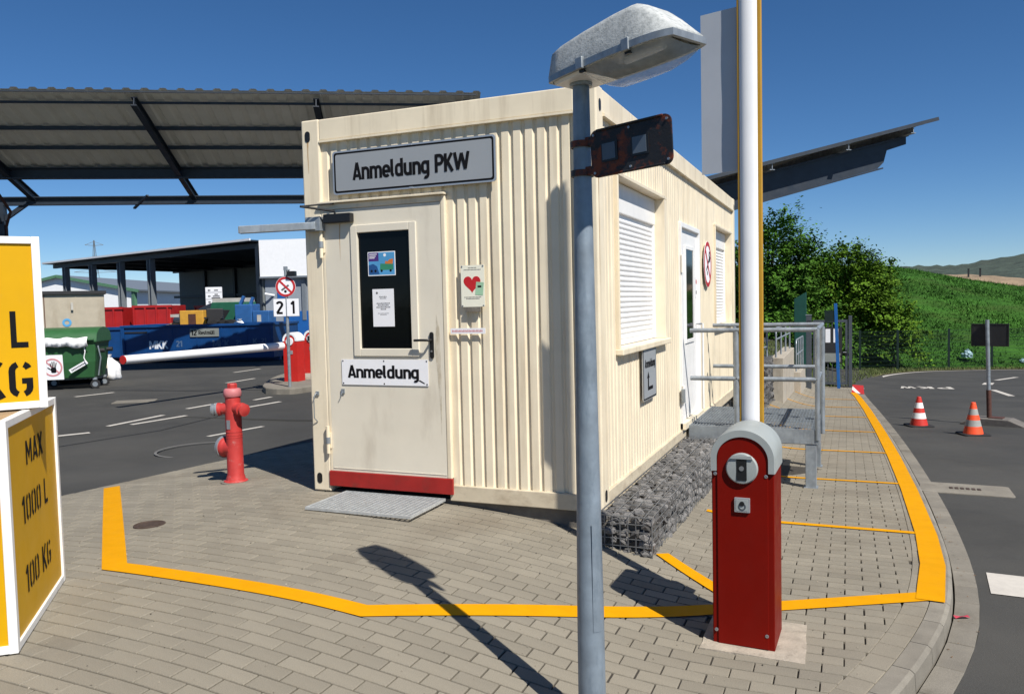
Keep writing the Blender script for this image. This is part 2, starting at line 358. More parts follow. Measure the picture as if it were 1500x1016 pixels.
KERB = smooth_path([(-6,-6.6),(-2,-5.7),(1.2,-4.75),(2.7,-3.85),(3.5,-2.95),(3.93,-2.2),(4.22,-1.5),(4.45,-.76),(4.58,-.1),(4.66,.8),(4.69,2),(4.70,3.6),(4.68,6),(4.62,9),(4.5,13),(4.36,17),(4.24,21.3)], 8)
def roff(y): return .10-.06*ss(-.2, 2.5, y)
def offs(path, i, d):
    a = path[max(0, i-1)]; b = path[min(len(path)-1, i+1)]; t = (b-a).normalized(); return path[i]+Vector((t.y, -t.x))*d
def kerb_side(x, y):          # signed distance to the kerb edge, negative on the pavement side; plus tangent
    bi = min(range(len(KERB)), key=lambda i: (KERB[i].x-x)**2+(KERB[i].y-y)**2)
    a = KERB[max(0, bi-1)]; b = KERB[min(len(KERB)-1, bi+1)]; t = (b-a).normalized(); nrm = Vector((t.y, -t.x))
    return (Vector((x, y))-KERB[bi]).dot(nrm), KERB[bi], nrm
def left_edge(y): return lerp_tab([(-8,-4.2),(-.28,-2.53),(2.51,-1.95),(4.6,-1.5),(4.61,2.3),(200,2.3)], y)
def project(p):
    q = Vector(p)-CAM; z = q.dot(fw)
    return (750+FPX*q.dot(rt)/z, 508-FPX*q.dot(up)/z, z) if z > .1 else None

# ------------------------------------------------------------ setting: ground sheets
b = MB(); R_ = 4500
b.strip([[(-R_,-R_,-4),(R_,-R_,-4)],[(-R_,R_,-4),(R_,R_,-4)]])
tag(b.build('ground', M_earth), kind='structure')
ys = [-30,-12,-8,-6,-5,-4,-3,-2,-1,-.28,.5,1.5,2.51,3.5,4.6,4.61,6,8,10,13,17,22,30,42,60,90,140]
rows = []
for y in ys:
    e = left_edge(y); xs = [e, e-.4, e-.9, e-1.6, e-2.4, e-3.4, e-5, e-8, -14, -22, -40, -80, -140]
    rows.append([(x, y, gz(x, y)-.004) for x in xs])
yard = tag(MB().strip([r[::-1] for r in rows]).build('yard_asphalt', M_asph, smooth=60), kind='structure')
WL = smooth_path([(4.30,21.4),(4.36,22.6),(4.68,26.4),(5.58,31.8),(7.17,35.9),(9.38,38.2),(11.9,39.8),(16,41.2),(24,42.5),(60,44)], 6)
rows = []
for i, p in enumerate(KERB):
    q = offs(KERB, i, .145); rows.append([(q.x, q.y)]+[(x, q.y) for x in (max(q.x+.3, 5.4), 6.5, 8, 11, 16, 24, 60)])
for y in (22.5,24,27,30,34,38,42,46): rows.append([(3.0, y)]+[(x, y) for x in (5.4, 6.5, 8, 11, 16, 24, 60)])
road = MB().strip([[(x, y, gz(x, y)-roff(y)) for x, y in r] for r in rows]).build('road', M_asph, smooth=60); tag(road, kind='structure')
# verge behind the gate
rows = []
for p in WL: rows.append([(p.x-.05-k*(p.x+30)/5, p.y+.05+(0 if k == 0 else 0), gz(p.x, p.y)+.03*min(k, 1)-.03*(k == 0)) for k in range(6)])
verge = MB().strip([[(-12.,21.4,gz(2.6,21.4)-.02),(4.28,21.4,gz(4,21.4)-.02)]]+[[(-12., p.y, gz(3.4, p.y)-.01),(p.x-.06, p.y+.02, gz(p.x, p.y)-.01)] for p in WL[1:]]).build('grass_verge', M_dry)
tag(verge, kind='structure')
# hill
def hill_z(x, y):
    y0 = 37.5+.62*max(0, min(x, 14)-4.6)+.2*max(0, x-14); y1 = 90
    base = gz(5, min(42, y0))-.02
    crest = lerp_tab([(-40,6.5),(-10,5.2),(2,4.6),(8,4.25),(10,3.85),(14.6,2.75),(18,2.1),(21.2,1.55),(30,1.0),(60,.4)], x)
    s = min(1, max(0, (y-y0)/(y1-y0))); return base+(crest-base)*(sin(s*pi/2)**.9 if s > 0 else 0)
random.seed(3)
rows = []
for j in range(61):
    rows.append([])
    for i in range(71):
        x = -32+i*1.35; y = 35.2+j*1.1*(.6+.4*j/60)*1.45; z = hill_z(x, y)
        s = ss(38, 46, y); rows[-1].append((x, y, z+s*(.05*sin(x*.9+y*.35)+.03*sin(x*.37-y*.5+1)+random.uniform(-.012, .012))))
hill = tag(MB().strip(rows).build('grass_hill', M_grass, smooth=80), kind='structure')
b = MB()
random.seed(11)
def blade(b, x, y, z, h, wd, lean):
    a = random.uniform(0, 2*pi); dx, dy = cos(a)*wd, sin(a)*wd; a2 = random.uniform(0, 2*pi)
    b.v += [(x-dx, y-dy, z-.03), (x+dx, y+dy, z-.03), (x+cos(a2)*lean, y+sin(a2)*lean, z+h)]; k = len(b.v); b.f.append((k-3, k-2, k-1))
for _ in range(90000):
    y = 38+52*random.random()**1.6; x = random.uniform(0, 30); x = x if y > 44 else random.uniform(1, 24)
    z = hill_z(x, y)
    if y < 37.5+.62*max(0, min(x, 14)-4.6)+.2*max(0, x-14): continue
    h = random.uniform(.025, .085)*(2.2 if random.random() < .06 else 1)*(1+y/70)
    blade(b, x, y, z, h, random.uniform(.02, .06), random.uniform(.05, .2))
tag(b.build('hill_grass', M_blade), 'long dark green grass covering the slope behind the fence', 'grass', kind='stuff')
b = MB()
for _ in range(9000):
    p = random.choice(WL); y = random.uniform(21.6, 42); wx = lerp_tab([(q.y, q.x) for q in WL], y); x = random.uniform(max(1.0, wx-4), wx-.12)
    blade(b, x, y, gz(min(x, 3.4), y) if x < 3.4 else gz(x, y), random.uniform(.04, .14), .02, .05)
tag(b.build('verge_grass', mat('verge_blades', (.10, .13, .03), .8, var=.3, scale=.8, island=.4)), 'short yellowish grass on the verge behind the gate', 'grass', kind='stuff')
rows = []
random.seed(5)
for j in range(12):
    rows.append([])
    for i in range(50):
        x = 3+i*1.2; y = 86+j*3
        crest = lerp_tab([(3,2.2),(9,2.7),(12.5,3.4),(15,3.5),(17,3.35),(20,2.95),(22,2.6),(30,1.8),(62,1.0)], x)
        rows[-1].append((x, y, -1+(crest+1)*min(1, .55+.5*sin(min(1, j/4)*pi/2))+random.uniform(-.12, .12)*(j > 0)))
tag(MB().strip(rows).build('soil_mound', M_soil, smooth=80), kind='structure')
random.seed(21)
rows = [[], [], []]
for i in range(500):
    a = -1.5+i*3.0/499
    # height above the horizon as seen from the yard, in radians
    h = .031+.0012*sin(a*31+1)+.0005*sin(a*97)
    h += .021*math.exp(-((a-.25)/.09)**2)
    h = h*1700+random.uniform(-2.2, 2.2)
    for k, (d, f) in enumerate(((1150, 0), (1500, .62), (1750, 1))): rows[k].append((sin(a)*d, cos(a)*d, -6+(h+6)*f))
tag(MB().strip(rows).build('far_hills', M_forest, smooth=80), kind='structure')

# ------------------------------------------------------------ setting: paving, kerb, gutter, painted lines
rows = []
for y in [-6.6,-5.5,-4.5,-3.5,-2.8,-2.2,-1.6,-1,-.5,0,.5,1,1.5,2,2.51,3,3.6,4.6,6,8,10,12,14,16,18,20,21.6]:
    l_ = left_edge(y)-.02 if y < 4.6 else 1.8
    kx = max((p.x for p in KERB if abs(p.y-y) < .6), default=4.5); 
    pts = [(KERB[i].x, KERB[i].y) for i in range(len(KERB))]
    kx = lerp_tab([(p.y, p.x) for p in KERB], y)-.05
    if kx <= l_: continue
    rows.append([(l_+(kx-l_)*i/24, y, gz(l_+(kx-l_)*i/24, y)-.013) for i in range(25)])
paving = tag(MB().strip(rows).build('paving', M_joint, smooth=60), kind='structure')
def clip(poly, pt, nrm):      # keep the side where (p-pt).n <= 0
    res = []
    for i in range(len(poly)):
        a, c = poly[i], poly[(i+1) % len(poly)]
        da = (a[0]-pt[0])*nrm[0]+(a[1]-pt[1])*nrm[1]; dc = (c[0]-pt[0])*nrm[0]+(c[1]-pt[1])*nrm[1]
        if da <= 0: res.append(a)
        if (da < 0 < dc) or (dc < 0 < da):
            t = da/(da-dc); res.append((a[0]+(c[0]-a[0])*t, a[1]+(c[1]-a[1])*t))
    return res
BORDER = .23                  # kerb stone plus one course of border stones
def paver_mesh(b, poly, zf, lift=0.):
    n = len(poly); cx = sum(p[0] for p in poly)/n; cy = sum(p[1] for p in poly)/n; ch = .006
    ch = .0028
    ins = [(p[0]+(cx-p[0])*min(.3, ch/max(.01, math.hypot(p[0]-cx, p[1]-cy))*1.4), p[1]+(cy-p[1])*min(.3, ch/max(.01, math.hypot(p[0]-cx, p[1]-cy))*1.4)) for p in poly]
    vs = [(x, y, zf(x, y)-.028) for x, y in poly]+[(x, y, zf(x, y)-.004+lift) for x, y in poly]+[(x, y, zf(x, y)+lift) for x, y in ins]
    fs = [tuple(range(2*n, 3*n))]
    for i in range(n):
        j = (i+1) % n; fs += [(i, j, n+j, n+i), (n+i, n+j, 2*n+j, 2*n+i)]
    b.add(vs, fs)
random.seed(17)
cands = []
PL, PW, J, JY = .2, .1, .0030, .0044
for r in range(-60, 215):
    y = r*PW+PW/2
    for c in range(-22, 27):
        x = c*PL+(PL/2 if r % 2 else 0)
        if y > 21.3: continue
        if 0.02 < x < 2.42 and y > .12: continue
        if y > 7.3 and x < 2.55: continue
        if y > 4.5 and x < 2.2: continue
        if 3.38 < x < 3.78 and -1.31 < y < -.88: continue
        d, kp, kn = kerb_side(x, y)
        if d > -BORDER+.14: continue
        le = left_edge(y)
        if x < le-.1: continue
        pj = project((x, y, gz(x, y)))
        if not pj or not (-70 < pj[0] < 1570) or not (300 < pj[1] < 1120): continue
        jx, jy = random.uniform(-.0012, .0012), random.uniform(-.001, .001)
        poly = [(x-PL/2+J+jx, y-PW/2+JY+jy), (x+PL/2-J+jx, y-PW/2+JY+jy), (x+PL/2-J+jx, y+PW/2-JY+jy), (x-PL/2+J+jx, y+PW/2-JY+jy)]
        full = True
        if d > -BORDER-.14: poly = clip(poly, (kp.x-kn.x*BORDER, kp.y-kn.y*BORDER), (kn.x, kn.y)); full = False
        if x < le+.14: poly = clip(poly, (le, y), (-.98, .2)); full = False
        if len(poly) < 3: continue
        ar = abs(sum(poly[i][0]*poly[(i+1) % len(poly)][1]-poly[(i+1) % len(poly)][0]*poly[i][1] for i in range(len(poly))))/2
        if ar < .0012: continue
        vis = 0 <= pj[0] <= 1500 and pj[1] <= 1040 and not (x < .9 and y < -2.15 - 0*x and pj[0] < 95)
        cands.append((-1.49-gz(x, y), vis, pj[2], poly, full, random.uniform(-.0005, .0007)))
cands.sort(key=lambda t: (not t[1], t[2]))
unit = MB(); paver_mesh(unit, [(-PL/2+J, -PW/2+JY), (PL/2-J, -PW/2+JY), (PL/2-J, PW/2-JY), (-PL/2+J, PW/2-JY)], lambda x, y: 0.)
unit_me = unit.mesh('paver', M_paver)
rest = MB(); n_ind = 0
for dep, vis, dist, poly, full, lift in cands:
    if vis and full and n_ind < 292:
        cx = sum(p[0] for p in poly)/4; cy = sum(p[1] for p in poly)/4
        gx = (gz(cx+.05, cy)-gz(cx-.05, cy))/.1; gy = (gz(cx, cy+.05)-gz(cx, cy-.05))/.1
        u = Vector((1, 0, gx+random.uniform(-.0025, .0025))); v = Vector((0, 1, gy+random.uniform(-.003, .003)))
        u.normalize(); nn = u.cross(v).normalized(); v = nn.cross(u)
        part('paver', unit_me, paving, frame((cx, cy, gz(cx, cy)+lift), u, v, nn)); n_ind += 1
    else: paver_mesh(rest, poly, gz, lift)
tag(rest.build('smaller_pavers', M_paver, paving), kind='stuff')
# border course and kerb stones along the curve
def along(path):
    L = [0]
    for a, c in zip(path, path[1:]): L.append(L[-1]+(c-a).length)
    return L
KL = along(KERB)
def kpt(s, d):
    for i in range(len(KL)-1):
        if s <= KL[i+1] or i == len(KL)-2:
            t = (s-KL[i])/(KL[i+1]-KL[i]); a = offs(KERB, i, d); c = offs(KERB, i+1, d); return a+(c-a)*t
kerb = tag(thing('kerb', None, None), kind='structure')
gutter = tag(thing('gutter', None, None), kind='structure')
s = 5.5; bord = MB()
while s < KL[-1]-.2:          # border stones on the pavement side
    e = s+.16
    poly = [tuple(kpt(s+.003, -.105)), tuple(kpt(e-.003, -.105)), tuple(kpt(e-.003, -.228)), tuple(kpt(s+.003, -.228))]
    if s < 18:
        bb = MB(); paver_mesh(bb, poly, gz, random.uniform(-.001, .002)); bb.build('border_stone', M_paver, paving)
    else: paver_mesh(bord, poly, gz)
    s = e
tag(bord.build('smaller_border_stones', M_paver, paving), kind='stuff')
s = 5.5
while s < KL[-1]-.3:
    ln = .34 if s < 13 else 1.0; e = min(s+ln, KL[-1]); bb = MB(); rows = []
    n = 6
    for k in range(n+1):
        q = s+.003+(e-s-.006)*k/n; row = []
        pin = kpt(q, -.1); pout = kpt(q, 0); pf = kpt(q, .012)
        z = gz(pin.x, pin.y); dr = roff(pout.y)
        row = [(pin.x, pin.y, z-.12), (pin.x, pin.y, z+.001), (kpt(q, -.02).x, kpt(q, -.02).y, gz(pout.x, pout.y)+.001), (pout.x, pout.y, gz(pout.x, pout.y)-.014), (pf.x, pf.y, gz(pout.x, pout.y)-dr-.1)]
        rows.append(row)
    bb.strip([r for r in rows]); k0 = len(rows[0]); bb.f += [tuple(range(k0)), tuple(range(len(bb.v)-k0, len(bb.v)))[::-1]]
    o = bb.build('kerb_stone', M_kerb, kerb, smooth=35)
    for (d0, d1, nm) in ((.016, .145, 'gutter_stone'),):
        nseg = 1 if ln < .5 else 3
        for g in range(nseg):
            a = s+(e-s)*g/nseg; c = s+(e-s)*(g+1)/nseg
            pl = [tuple(kpt(a+.003, d0)), tuple(kpt(a+.003, d1)), tuple(kpt(c-.003, d1)), tuple(kpt(c-.003, d0))]
            bb = MB(); paver_mesh(bb, pl, lambda x, y: gz(x, y)-roff(y)+.006, random.uniform(-.001, .002)); bb.build(nm, M_gutter, gutter)
    s = e
def ribbon(pts, wd, zf, name, mt, parent, n=1, miter=True):
    P = [Vector(p) for p in pts]; L = []
    for i in range(len(P)):
        ds = []
        if i > 0: ds.append((P[i]-P[i-1]).normalized())
        if i < len(P)-1: ds.append((P[i+1]-P[i]).normalized())
        t = (ds[0]+ds[-1]).normalized(); nr = Vector((-t.y, t.x)); k = 1/max(.5, nr.dot(Vector((-ds[0].y, ds[0].x))))
        L.append((P[i]+nr*wd/2*k, P[i]-nr*wd/2*k))
    rows = []
    for (a, c), (a2, c2) in zip(L, L[1:]):
        m_ = max(1, int((a2-a).length/.12))
        for j in range(m_): t = j/m_; rows.append((a+(a2-a)*t, c+(c2-c)*t))
    rows.append(L[-1])
    nx = max(1, int(wd/.1))
    grid = []
    for a, c in rows: grid.append([((c+(a-c)*i/nx).x, (c+(a-c)*i/nx).y, zf(*(c+(a-c)*i/nx))) for i in range(nx+1)])
    return MB().strip(grid).build(name, mt, parent)
zl = lambda x, y: gz(x, y)+.0065
ribbon([(-2.29,.02),(.045,-1.985),(1.73,-1.94),(3.31,-.81),(4.50,-.16)], .135, zl, 'yellow_line', M_yellow, paving)
ribbon([(4.455,-.27),(4.535,.5),(4.57,1.4),(4.58,3.4),(4.56,5.8),(4.51,8.6),(4.40,13),(4.27,16.8),(4.17,18.7)], .15, lambda x, y: gz(x, y)+.0095, 'yellow_line', M_yellow, paving)
for y, x0, x1 in ((1.45,2.92,4.50),(3.73,2.92,4.51),(6.12,2.6,4.49),(8.62,2.6,4.44),(11.2,2.6,4.38),(13.5,2.76,4.31),(15.9,2.8,4.24)):
    ribbon([(x0,y),(x1,y)], .078, zl, 'thin_yellow_line', M_yellow, paving)
ribbon([(2.86,-.05),(3.36,-.56)], .10, lambda x, y: gz(x, y)+.0085, 'thin_yellow_line', M_yellow, paving)
# yard markings
yz = lambda x, y: gz(x, y)+.001
for (a, c, wd) in (((-10.73,6.46),(-10.6,7.3),.12),((-6.38,3.5),(-6.5,4.7),.1),((-6.14,3.72),(-6.05,4.75),.1),((-6.35,2.5),(-6.1,2.95),.12),((-4.06,3.12),(-3.9,4.05),.09),
                   ((-6.73,5.45),(-6.74,6.3),.1),((-5.75,5.9),(-5.7,6.7),.1),((-6.56,7.7),(-6.62,8.7),.1),((-9.5,9.5),(-9.6,10.6),.1),((-11.5,12),(-11.6,13.2),.1),((-6.4,6.8),(-6.4,7.3),.1)):
    ribbon([a, c], wd, yz, 'white_dash', M_roadw, yard)
MB(frame((-8.7,6.12,gz(-8.7,6.12)+.002),(.8,.6,0),(-.6,.8,0))).prism(rrect(.75,.5,.02), -.01, .001).build('concrete_cover_slab', M_gutter, yard)
MB(frame((-3.25,2.15,gz(-3.25,2.15)+.0015),(1,0,0),(0,1,0))).ring(0,0,.50,.53,-.004,.0005,48).build('chalk_ring', mat('chalk', (.16,.155,.15), .9), yard)
ribbon([(-11.2,7.62),(-8.95,7.93),(-6.95,8.62)], .05, yz, 'tar_seam', mat('tar', (.012,.012,.013), .6), yard)
ribbon([(-5.6,1.2),(-5.2,3.4),(-5.5,5.2)], .025, yz, 'tar_seam', mat('tar', (.012,.012,.013), .6), yard)
# road markings
rz = lambda x, y: gz(x, y)-roff(y)+.005
ribbon([(p.x+.1, p.y-.06) for p in WL], .2, rz, 'white_edge_line', M_roadw, road)
ribbon([(7.99,21.95),(8.02,19.2)], .16, rz, 'white_dash', M_roadw, road)
ribbon([(9.0,28.2),(10.1,31.0)], .18, rz, 'white_dash', M_roadw, road)
ribbon([(8.25,24.9),(8.5,26.2)], .3, rz, 'white_dash', M_roadw, road)
ribbon([(8.15,18.3),(8.3,16.5)], .05, rz, 'thin_white_line', M_roadw, road)
ribbon([(4.86,.54),(6.6,.40)], .46, rz, 'white_stop_bar', M_roadw, road)
for ch, x in (('P', 6.78), ('K', 6.25), ('W', 5.75)):
    text(ch, M_roadw, road, frame((x, 22.5, gz(x, 22.5)-roff(22.5)+.006), (-1,0,0), (0,-1,-.05*-1), None), 1.1, .42, .001, .02, 'painted_letter')
o = MB(frame((5.12,3.86,gz(5.12,3.86)-.035),(1,-.05,0),(.05,1,-.05))).prism(rrect(.82,.62,.05), -.02, .003).build('concrete_cover_slab', M_gutter, road)
b = MB(frame((5.12,3.86,gz(5.12,3.86)-.031),(1,-.05,0),(.05,1,-.05)))
for i in range(6): b.box(-.14+i*.05, -.11+i*.05, -.05, .05, -.005, .004)
b.build('slot_grate', M_iron, road)
o = MB(frame((-.55,-1.17,gz(-.55,-1.17)+.004),(1,0,.0),(0,1,0)))
o.lathe([(.001,.003),(.07,.003),(.073,0),(.09,0),(.092,.003),(.106,.003),(.108,-.02)], 28)
o.build('manhole_cover', M_iron, paving)

# ------------------------------------------------------------ office container
M_base = mat('ivory_base_paint', (.74, .64, .47), .5, var=.1, scale=5, dirt=(.36, .28, .19), dscale=(5, 5, 9), dlo=.46, dhi=.86, bump=.001, bscale=12)
CW, CL, CH = 2.438, 7.3, 2.97
cont = thing('office_container', 'cream corrugated office container with entrance door in its front end', 'container')
for (x0, x1, y0, y1) in ((0,.165,0,.165),(CW-.165,CW,0,.165),(0,.165,CL-.165,CL),(CW-.165,CW,CL-.165,CL)):
    o = MB().box(x0, x1, y0, y1, .005, CH).build('corner_post', M_ivory, cont, bevel=.012)
    for zc in (.11, CH-.13):  # flat black plates stand in for the shade inside the casting holes
        MB(frame(((x0+x1)/2-.02 if x0 > 1 else .06, y0-.0015, zc), (1,0,0), (0,0,1), (0,-1,0))).prism(rrect(.048,.085,.0235), 0, .002).build('painted_casting_hole', M_black, o)
        if x1 > 2: MB(frame((x1+.0015, (y0+y1)/2, zc), (0,1,0), (0,0,1), (1,0,0))).prism(rrect(.05,.085,.024), 0, .002).build('painted_casting_hole', M_black, o)
MB().box(.165, CW-.165, .004, .10, 2.80, CH-.004).build('top_rail', M_ivory, cont, bevel=.008)
MB().box(.165, CW-.165, -.004, .05, 2.785, 2.80).build('rail_lip', M_ivory, cont)
MB().box(CW-.10, CW-.004, .165, CL-.165, 2.80, CH-.004).build('top_rail', M_ivory, cont, bevel=.008)
MB().box(CW-.05, CW+.012, .165, CL-.165, 2.778, 2.80).build('rail_lip', M_ivory, cont)
MB().box(.004, .1, .165, CL-.165, 2.80, CH-.004).build('top_rail', M_ivory, cont)
MB().box(.165, CW-.165, CL-.1, CL-.004, 2.80, CH-.004).build('top_rail', M_ivory, cont)
MB().box(.1, CW-.1, .1, CL-.1, CH-.06, CH-.02).build('roof', M_ivory, cont)
for (x0, x1, y0, y1) in ((1.24,CW-.165,.004,.10),(CW-.10,CW-.004,.165,CL-.165),(.004,.1,.165,CL-.165),(.165,CW-.165,CL-.1,CL-.004)):
    MB().box(x0, x1, y0, y1, .006, .125).build('bottom_rail', M_base, cont, bevel=.006)
MB().box(.06, CW-.1, .05, CL-.1, -.6, .006).build('floor_plinth', M_plinth, cont)
def corr(M, u0, u1, z0, z1, pitch=.0915, d=.015):
    # trapezoidal sheet in the u-z plane, outer ribs at w = 0, recesses at w = -d
    b = MB(M); prof = []; u = u0
    seq = [(.0535, 0), (.010, 1), (.018, 1), (.010, 0)]
    uu = u0; w_ = 0; prof.append((uu, 0))
    k = 0
    while uu < u1-1e-4:
        ln, tgt = seq[k % 4]; uu = min(u1, uu+ln); w_ = -d if tgt else 0
        prof.append((uu, w_)); k += 1
    b.strip([[(p[0], z0, p[1]) for p in prof], [(p[0], z1, p[1]) for p in prof]]); return b
FF = frame((0, .028, 0), (1,0,0), (0,0,1), (0,-1,0)); RF = frame((CW-.024, 0, 0), (0,1,0), (0,0,1), (1,0,0))
LF = frame((.024, 0, 0), (0,1,0), (0,0,1), (-1,0,0)); BF = frame((0, CL-.024, 0), (1,0,0), (0,0,1), (0,1,0))
corr(FF, .165, 1.262, 2.30, 2.79).build('corrugated_wall', M_ivory, cont)
corr(FF, 1.262, CW-.16, .12, 2.79).build('corrugated_wall', M_ivory, cont)
W1 = (.54, 2.22, 1.12, 2.42); DR = (2.98, 4.12, .20, 2.28); W2 = (5.36, 6.92, 1.12, 2.42)
for (u0, u1, z0, z1) in ((.16,W1[0],.12,2.79),(W1[0],W1[1],.12,W1[2]),(W1[0],W1[1],W1[3],2.79),(W1[1],DR[0],.12,2.79),(DR[0],DR[1],DR[3],2.79),
                         (DR[1],W2[0],.12,2.79),(W2[0],W2[1],.12,W2[2]),(W2[0],W2[1],W2[3],2.79),(W2[1],CL-.16,.12,2.79)):
    corr(RF, u0, u1, z0, z1).build('corrugated_wall', M_ivory, cont)
corr(LF, .16, CL-.16, .12, 2.79).build('corrugated_wall', M_ivory, cont)
corr(BF, .16, CW-.16, .12, 2.79).build('corrugated_wall', M_ivory, cont)
MB().box(.06, .065, .1, CL-.1, .12, 2.8).build('inner_lining', M_ivory, cont)
MB().box(.165, CW-.165, .060, .064, .12, 2.8).build('inner_lining', M_ivory, cont)
# roller shutters
for (y0, y1, z0, z1) in (W1, W2):
    sh = MB().box(CW-.13, CW-.112, y0, y1, z0, z1).build('roller_shutter', M_shut, cont)
    MB().box(CW-.112, CW-.085, y0+.01, y1-.01, z1-.24, z1-.004).build('shutter_box', M_white, sh, bevel=.006)
    sl = MB(); prof = [(0,0),(.006,.002),(.011,.010),(.012,.020),(.010,.031),(.005,.038),(0,.040)]
    sl.strip([[(p[0], 0, p[1]) for p in prof], [(p[0], y1-y0-.16, p[1]) for p in prof]]); me = sl.mesh('slat', M_shut, 60)
    nz = int((z1-.25-z0-.05)/.0425)
    for k in range(nz): part('slat', me, sh, Matrix.Translation((CW-.112, y0+.05, z0+.052+k*.0425)))
    MB().box(CW-.112, CW-.098, y0+.04, y1-.10, z0+.012, z0+.05).build('bottom_bar', M_shut, sh, bevel=.004)
    for a, c in ((y0, y0+.05), (y1-.11, y1-.06)): MB().box(CW-.112, CW-.088, a, c, z0+.01, z1-.24).build('guide_rail', M_white, sh, bevel=.003)
    rv = MB(); rv.box(CW-.112, CW+.006, y1-.06, y1+.03, z0-.02, z1+.03); rv.box(CW-.112, CW+.006, y0-.03, y0, z0-.02, z1+.03)
    MB().box(CW-.112, CW+.006, y1-.06, y1+.03, z0+.006, z1-.001).build('window_reveal', M_ivory, cont, bevel=.004)
    MB().box(CW-.112, CW+.006, y0-.03, y0, z0+.006, z1-.001).build('window_reveal', M_ivory, cont, bevel=.004)
    MB().box(CW-.112, CW+.008, y0-.03, y1+.03, z1, z1+.03).build('window_reveal', M_ivory, cont, bevel=.004)
    MB().box(CW-.112, CW+.035, y0-.04, y1+.05, z0-.045, z0+.005).build('window_sill', M_ivory, cont, bevel=.008)
# front door
MB().box(.165, 1.262, .012, .06, .15, .175).build('door_threshold', M_black, cont)
MB().box(.165, .19, .0, .06, .175, 2.30).build('door_frame', M_ivory, cont, bevel=.004)
MB().box(1.225, 1.262, -.004, .06, .175, 2.30).build('door_frame', M_ivory, cont, bevel=.006)
MB().box(.19, 1.225, -.004, .06, 2.255, 2.30).build('door_frame', M_ivory, cont, bevel=.006)
MB().box(.15, 1.27, -.035, .02, 2.302, 2.318).build('rain_gutter', M_ivory, cont, bevel=.003)
door = thing('entrance_door', None, None); door.parent = cont
del_keys = [k for k in ('label', 'category') if k in door.keys()]
leaf = MB()
leaf.box(.192, .47, .0, .045, .178, 2.252); leaf.box(.98, 1.223, .0, .045, .178, 2.252); leaf.box(.47, .98, .0, .045, .178, 1.14); leaf.box(.47, .98, .0, .045, 2.08, 2.252)
leaf.build('door_leaf', M_door, door)
gf = MB(); 
for (x0, x1, z0, z1) in ((.435,.495,1.10,2.12),(.955,1.015,1.10,2.12),(.495,.955,1.10,1.16),(.495,.955,2.06,2.12)): gf.box(x0, x1, -.012, .02, z0, z1)
gf.build('glazing_frame', M_door, door, bevel=.004)
MB().box(.48, .97, .012, .02, 1.15, 2.07).build('glass_pane', M_glass, door)
h = MB(); h.M = frame((1.125, -.003, 1.185), (1,0,0), (0,0,1), (0,-1,0)); h.prism(rrect(.034,.20,.016), 0, .009)
h.build('handle_plate', M_black, door, bevel=.002)
MB().tube([(1.125,-.008,1.225),(1.125,-.045,1.225),(1.118,-.055,1.225),(1.06,-.056,1.226),(1.0,-.054,1.224)], .0095, 10).build('door_handle', M_black, door, smooth=50)
MB(frame((1.125, -.013, 1.14), (1,0,0), (0,0,1), (0,-1,0))).prism(circ(.008, 12), 0, .003).build('keyhole', M_chrome, door)
MB().box(.22, .47, -.06, -.002, 2.145, 2.215).build('door_closer', M_black, door, bevel=.006)
MB().tube([(.32,-.04,2.215),(.32,-.045,2.235),(.09,-.17,2.275)], .009, 8).build('closer_arm', M_black, door)
MB().tube([(.09,-.17,2.275),(.30,-.02,2.30)], .007, 8).build('closer_arm', M_black, door)
for z in (1.98, .42):
    b = MB().cyl((.168,-.022,z-.10), (.168,-.022,z+.12), .015, n=14); b.box(.15, .19, -.012, .002, z-.06, z+.06); b.build('hinge', M_ivory, door, smooth=40)
    MB().cyl((.168,-.022,z-.02), (.168,-.022,z+.03), .0185, n=14).build('hinge_collar', M_galv, door, smooth=40)
MB().box(.16, 1.272, -.012, .011, .055, .176).build('red_threshold', M_thres, door, bevel=.004)
MB().tube([(.065,-.004,.80),(.065,-.02,.80),(.05,-.03,.77),(.05,-.03,.60),(.06,-.004,.57)], .0045, 8).build('door_hook', M_galv, cont, smooth=50)
MB().box(.055, .085, -.012, 0, .785, .815).build('hook_plate', M_galv, cont)
b = MB().box(.30, .33, -.012, -.001, .805, .84); b.tube([(.315,-.012,.82),(.31,-.02,.80),(.295,-.02,.775)], .004, 6); b.build('door_catch', M_galv, door)
MB().box(.20, 1.22, -.0035, -.0005, .2, .205).build('weather_strip', M_door, door)
# side door
sdoor = MB().box(CW-.06, CW-.03, DR[0]+.05, DR[1]-.05, DR[2], DR[3]-.05).build('side_door', M_white, cont)
for (y0, y1, z0, z1) in ((DR[0],DR[0]+.05,DR[2]-.07,DR[3]),(DR[1]-.05,DR[1],DR[2]-.07,DR[3]),(DR[0]+.05,DR[1]-.05,DR[3]-.05,DR[3])):
    MB().box(CW-.07, CW+.004, y0, y1, z0, z1).build('side_door_frame', M_white, cont, bevel=.004)
MB().box(CW-.07, CW+.03, DR[0], DR[1], DR[2]-.07, DR[2]-.005).build('side_threshold', M_ivory, cont)
MB().box(CW-.0285, CW-.024, 3.36, 3.80, 1.05, 2.02).build('glass_pane', M_glass, sdoor)
for (y0, y1, z0, z1) in ((3.32,3.36,1.01,2.06),(3.80,3.84,1.01,2.06),(3.36,3.80,1.01,1.05),(3.36,3.80,2.02,2.06)): MB().box(CW-.031, CW-.016, y0, y1, z0, z1).build('glazing_bead', M_white, sdoor, bevel=.003)
MB().tube([(CW-.03,4.0,1.2),(CW+.03,4.0,1.2),(CW+.033,3.99,1.2),(CW+.033,3.88,1.2)], .010, 8).build('door_handle', M_alu, sdoor, smooth=50)
for z in (1.85, .5): MB().cyl((CW+.012,2.985,z-.09), (CW+.012,2.985,z+.09), .016, n=12).build('hinge', M_white, sdoor, smooth=40)
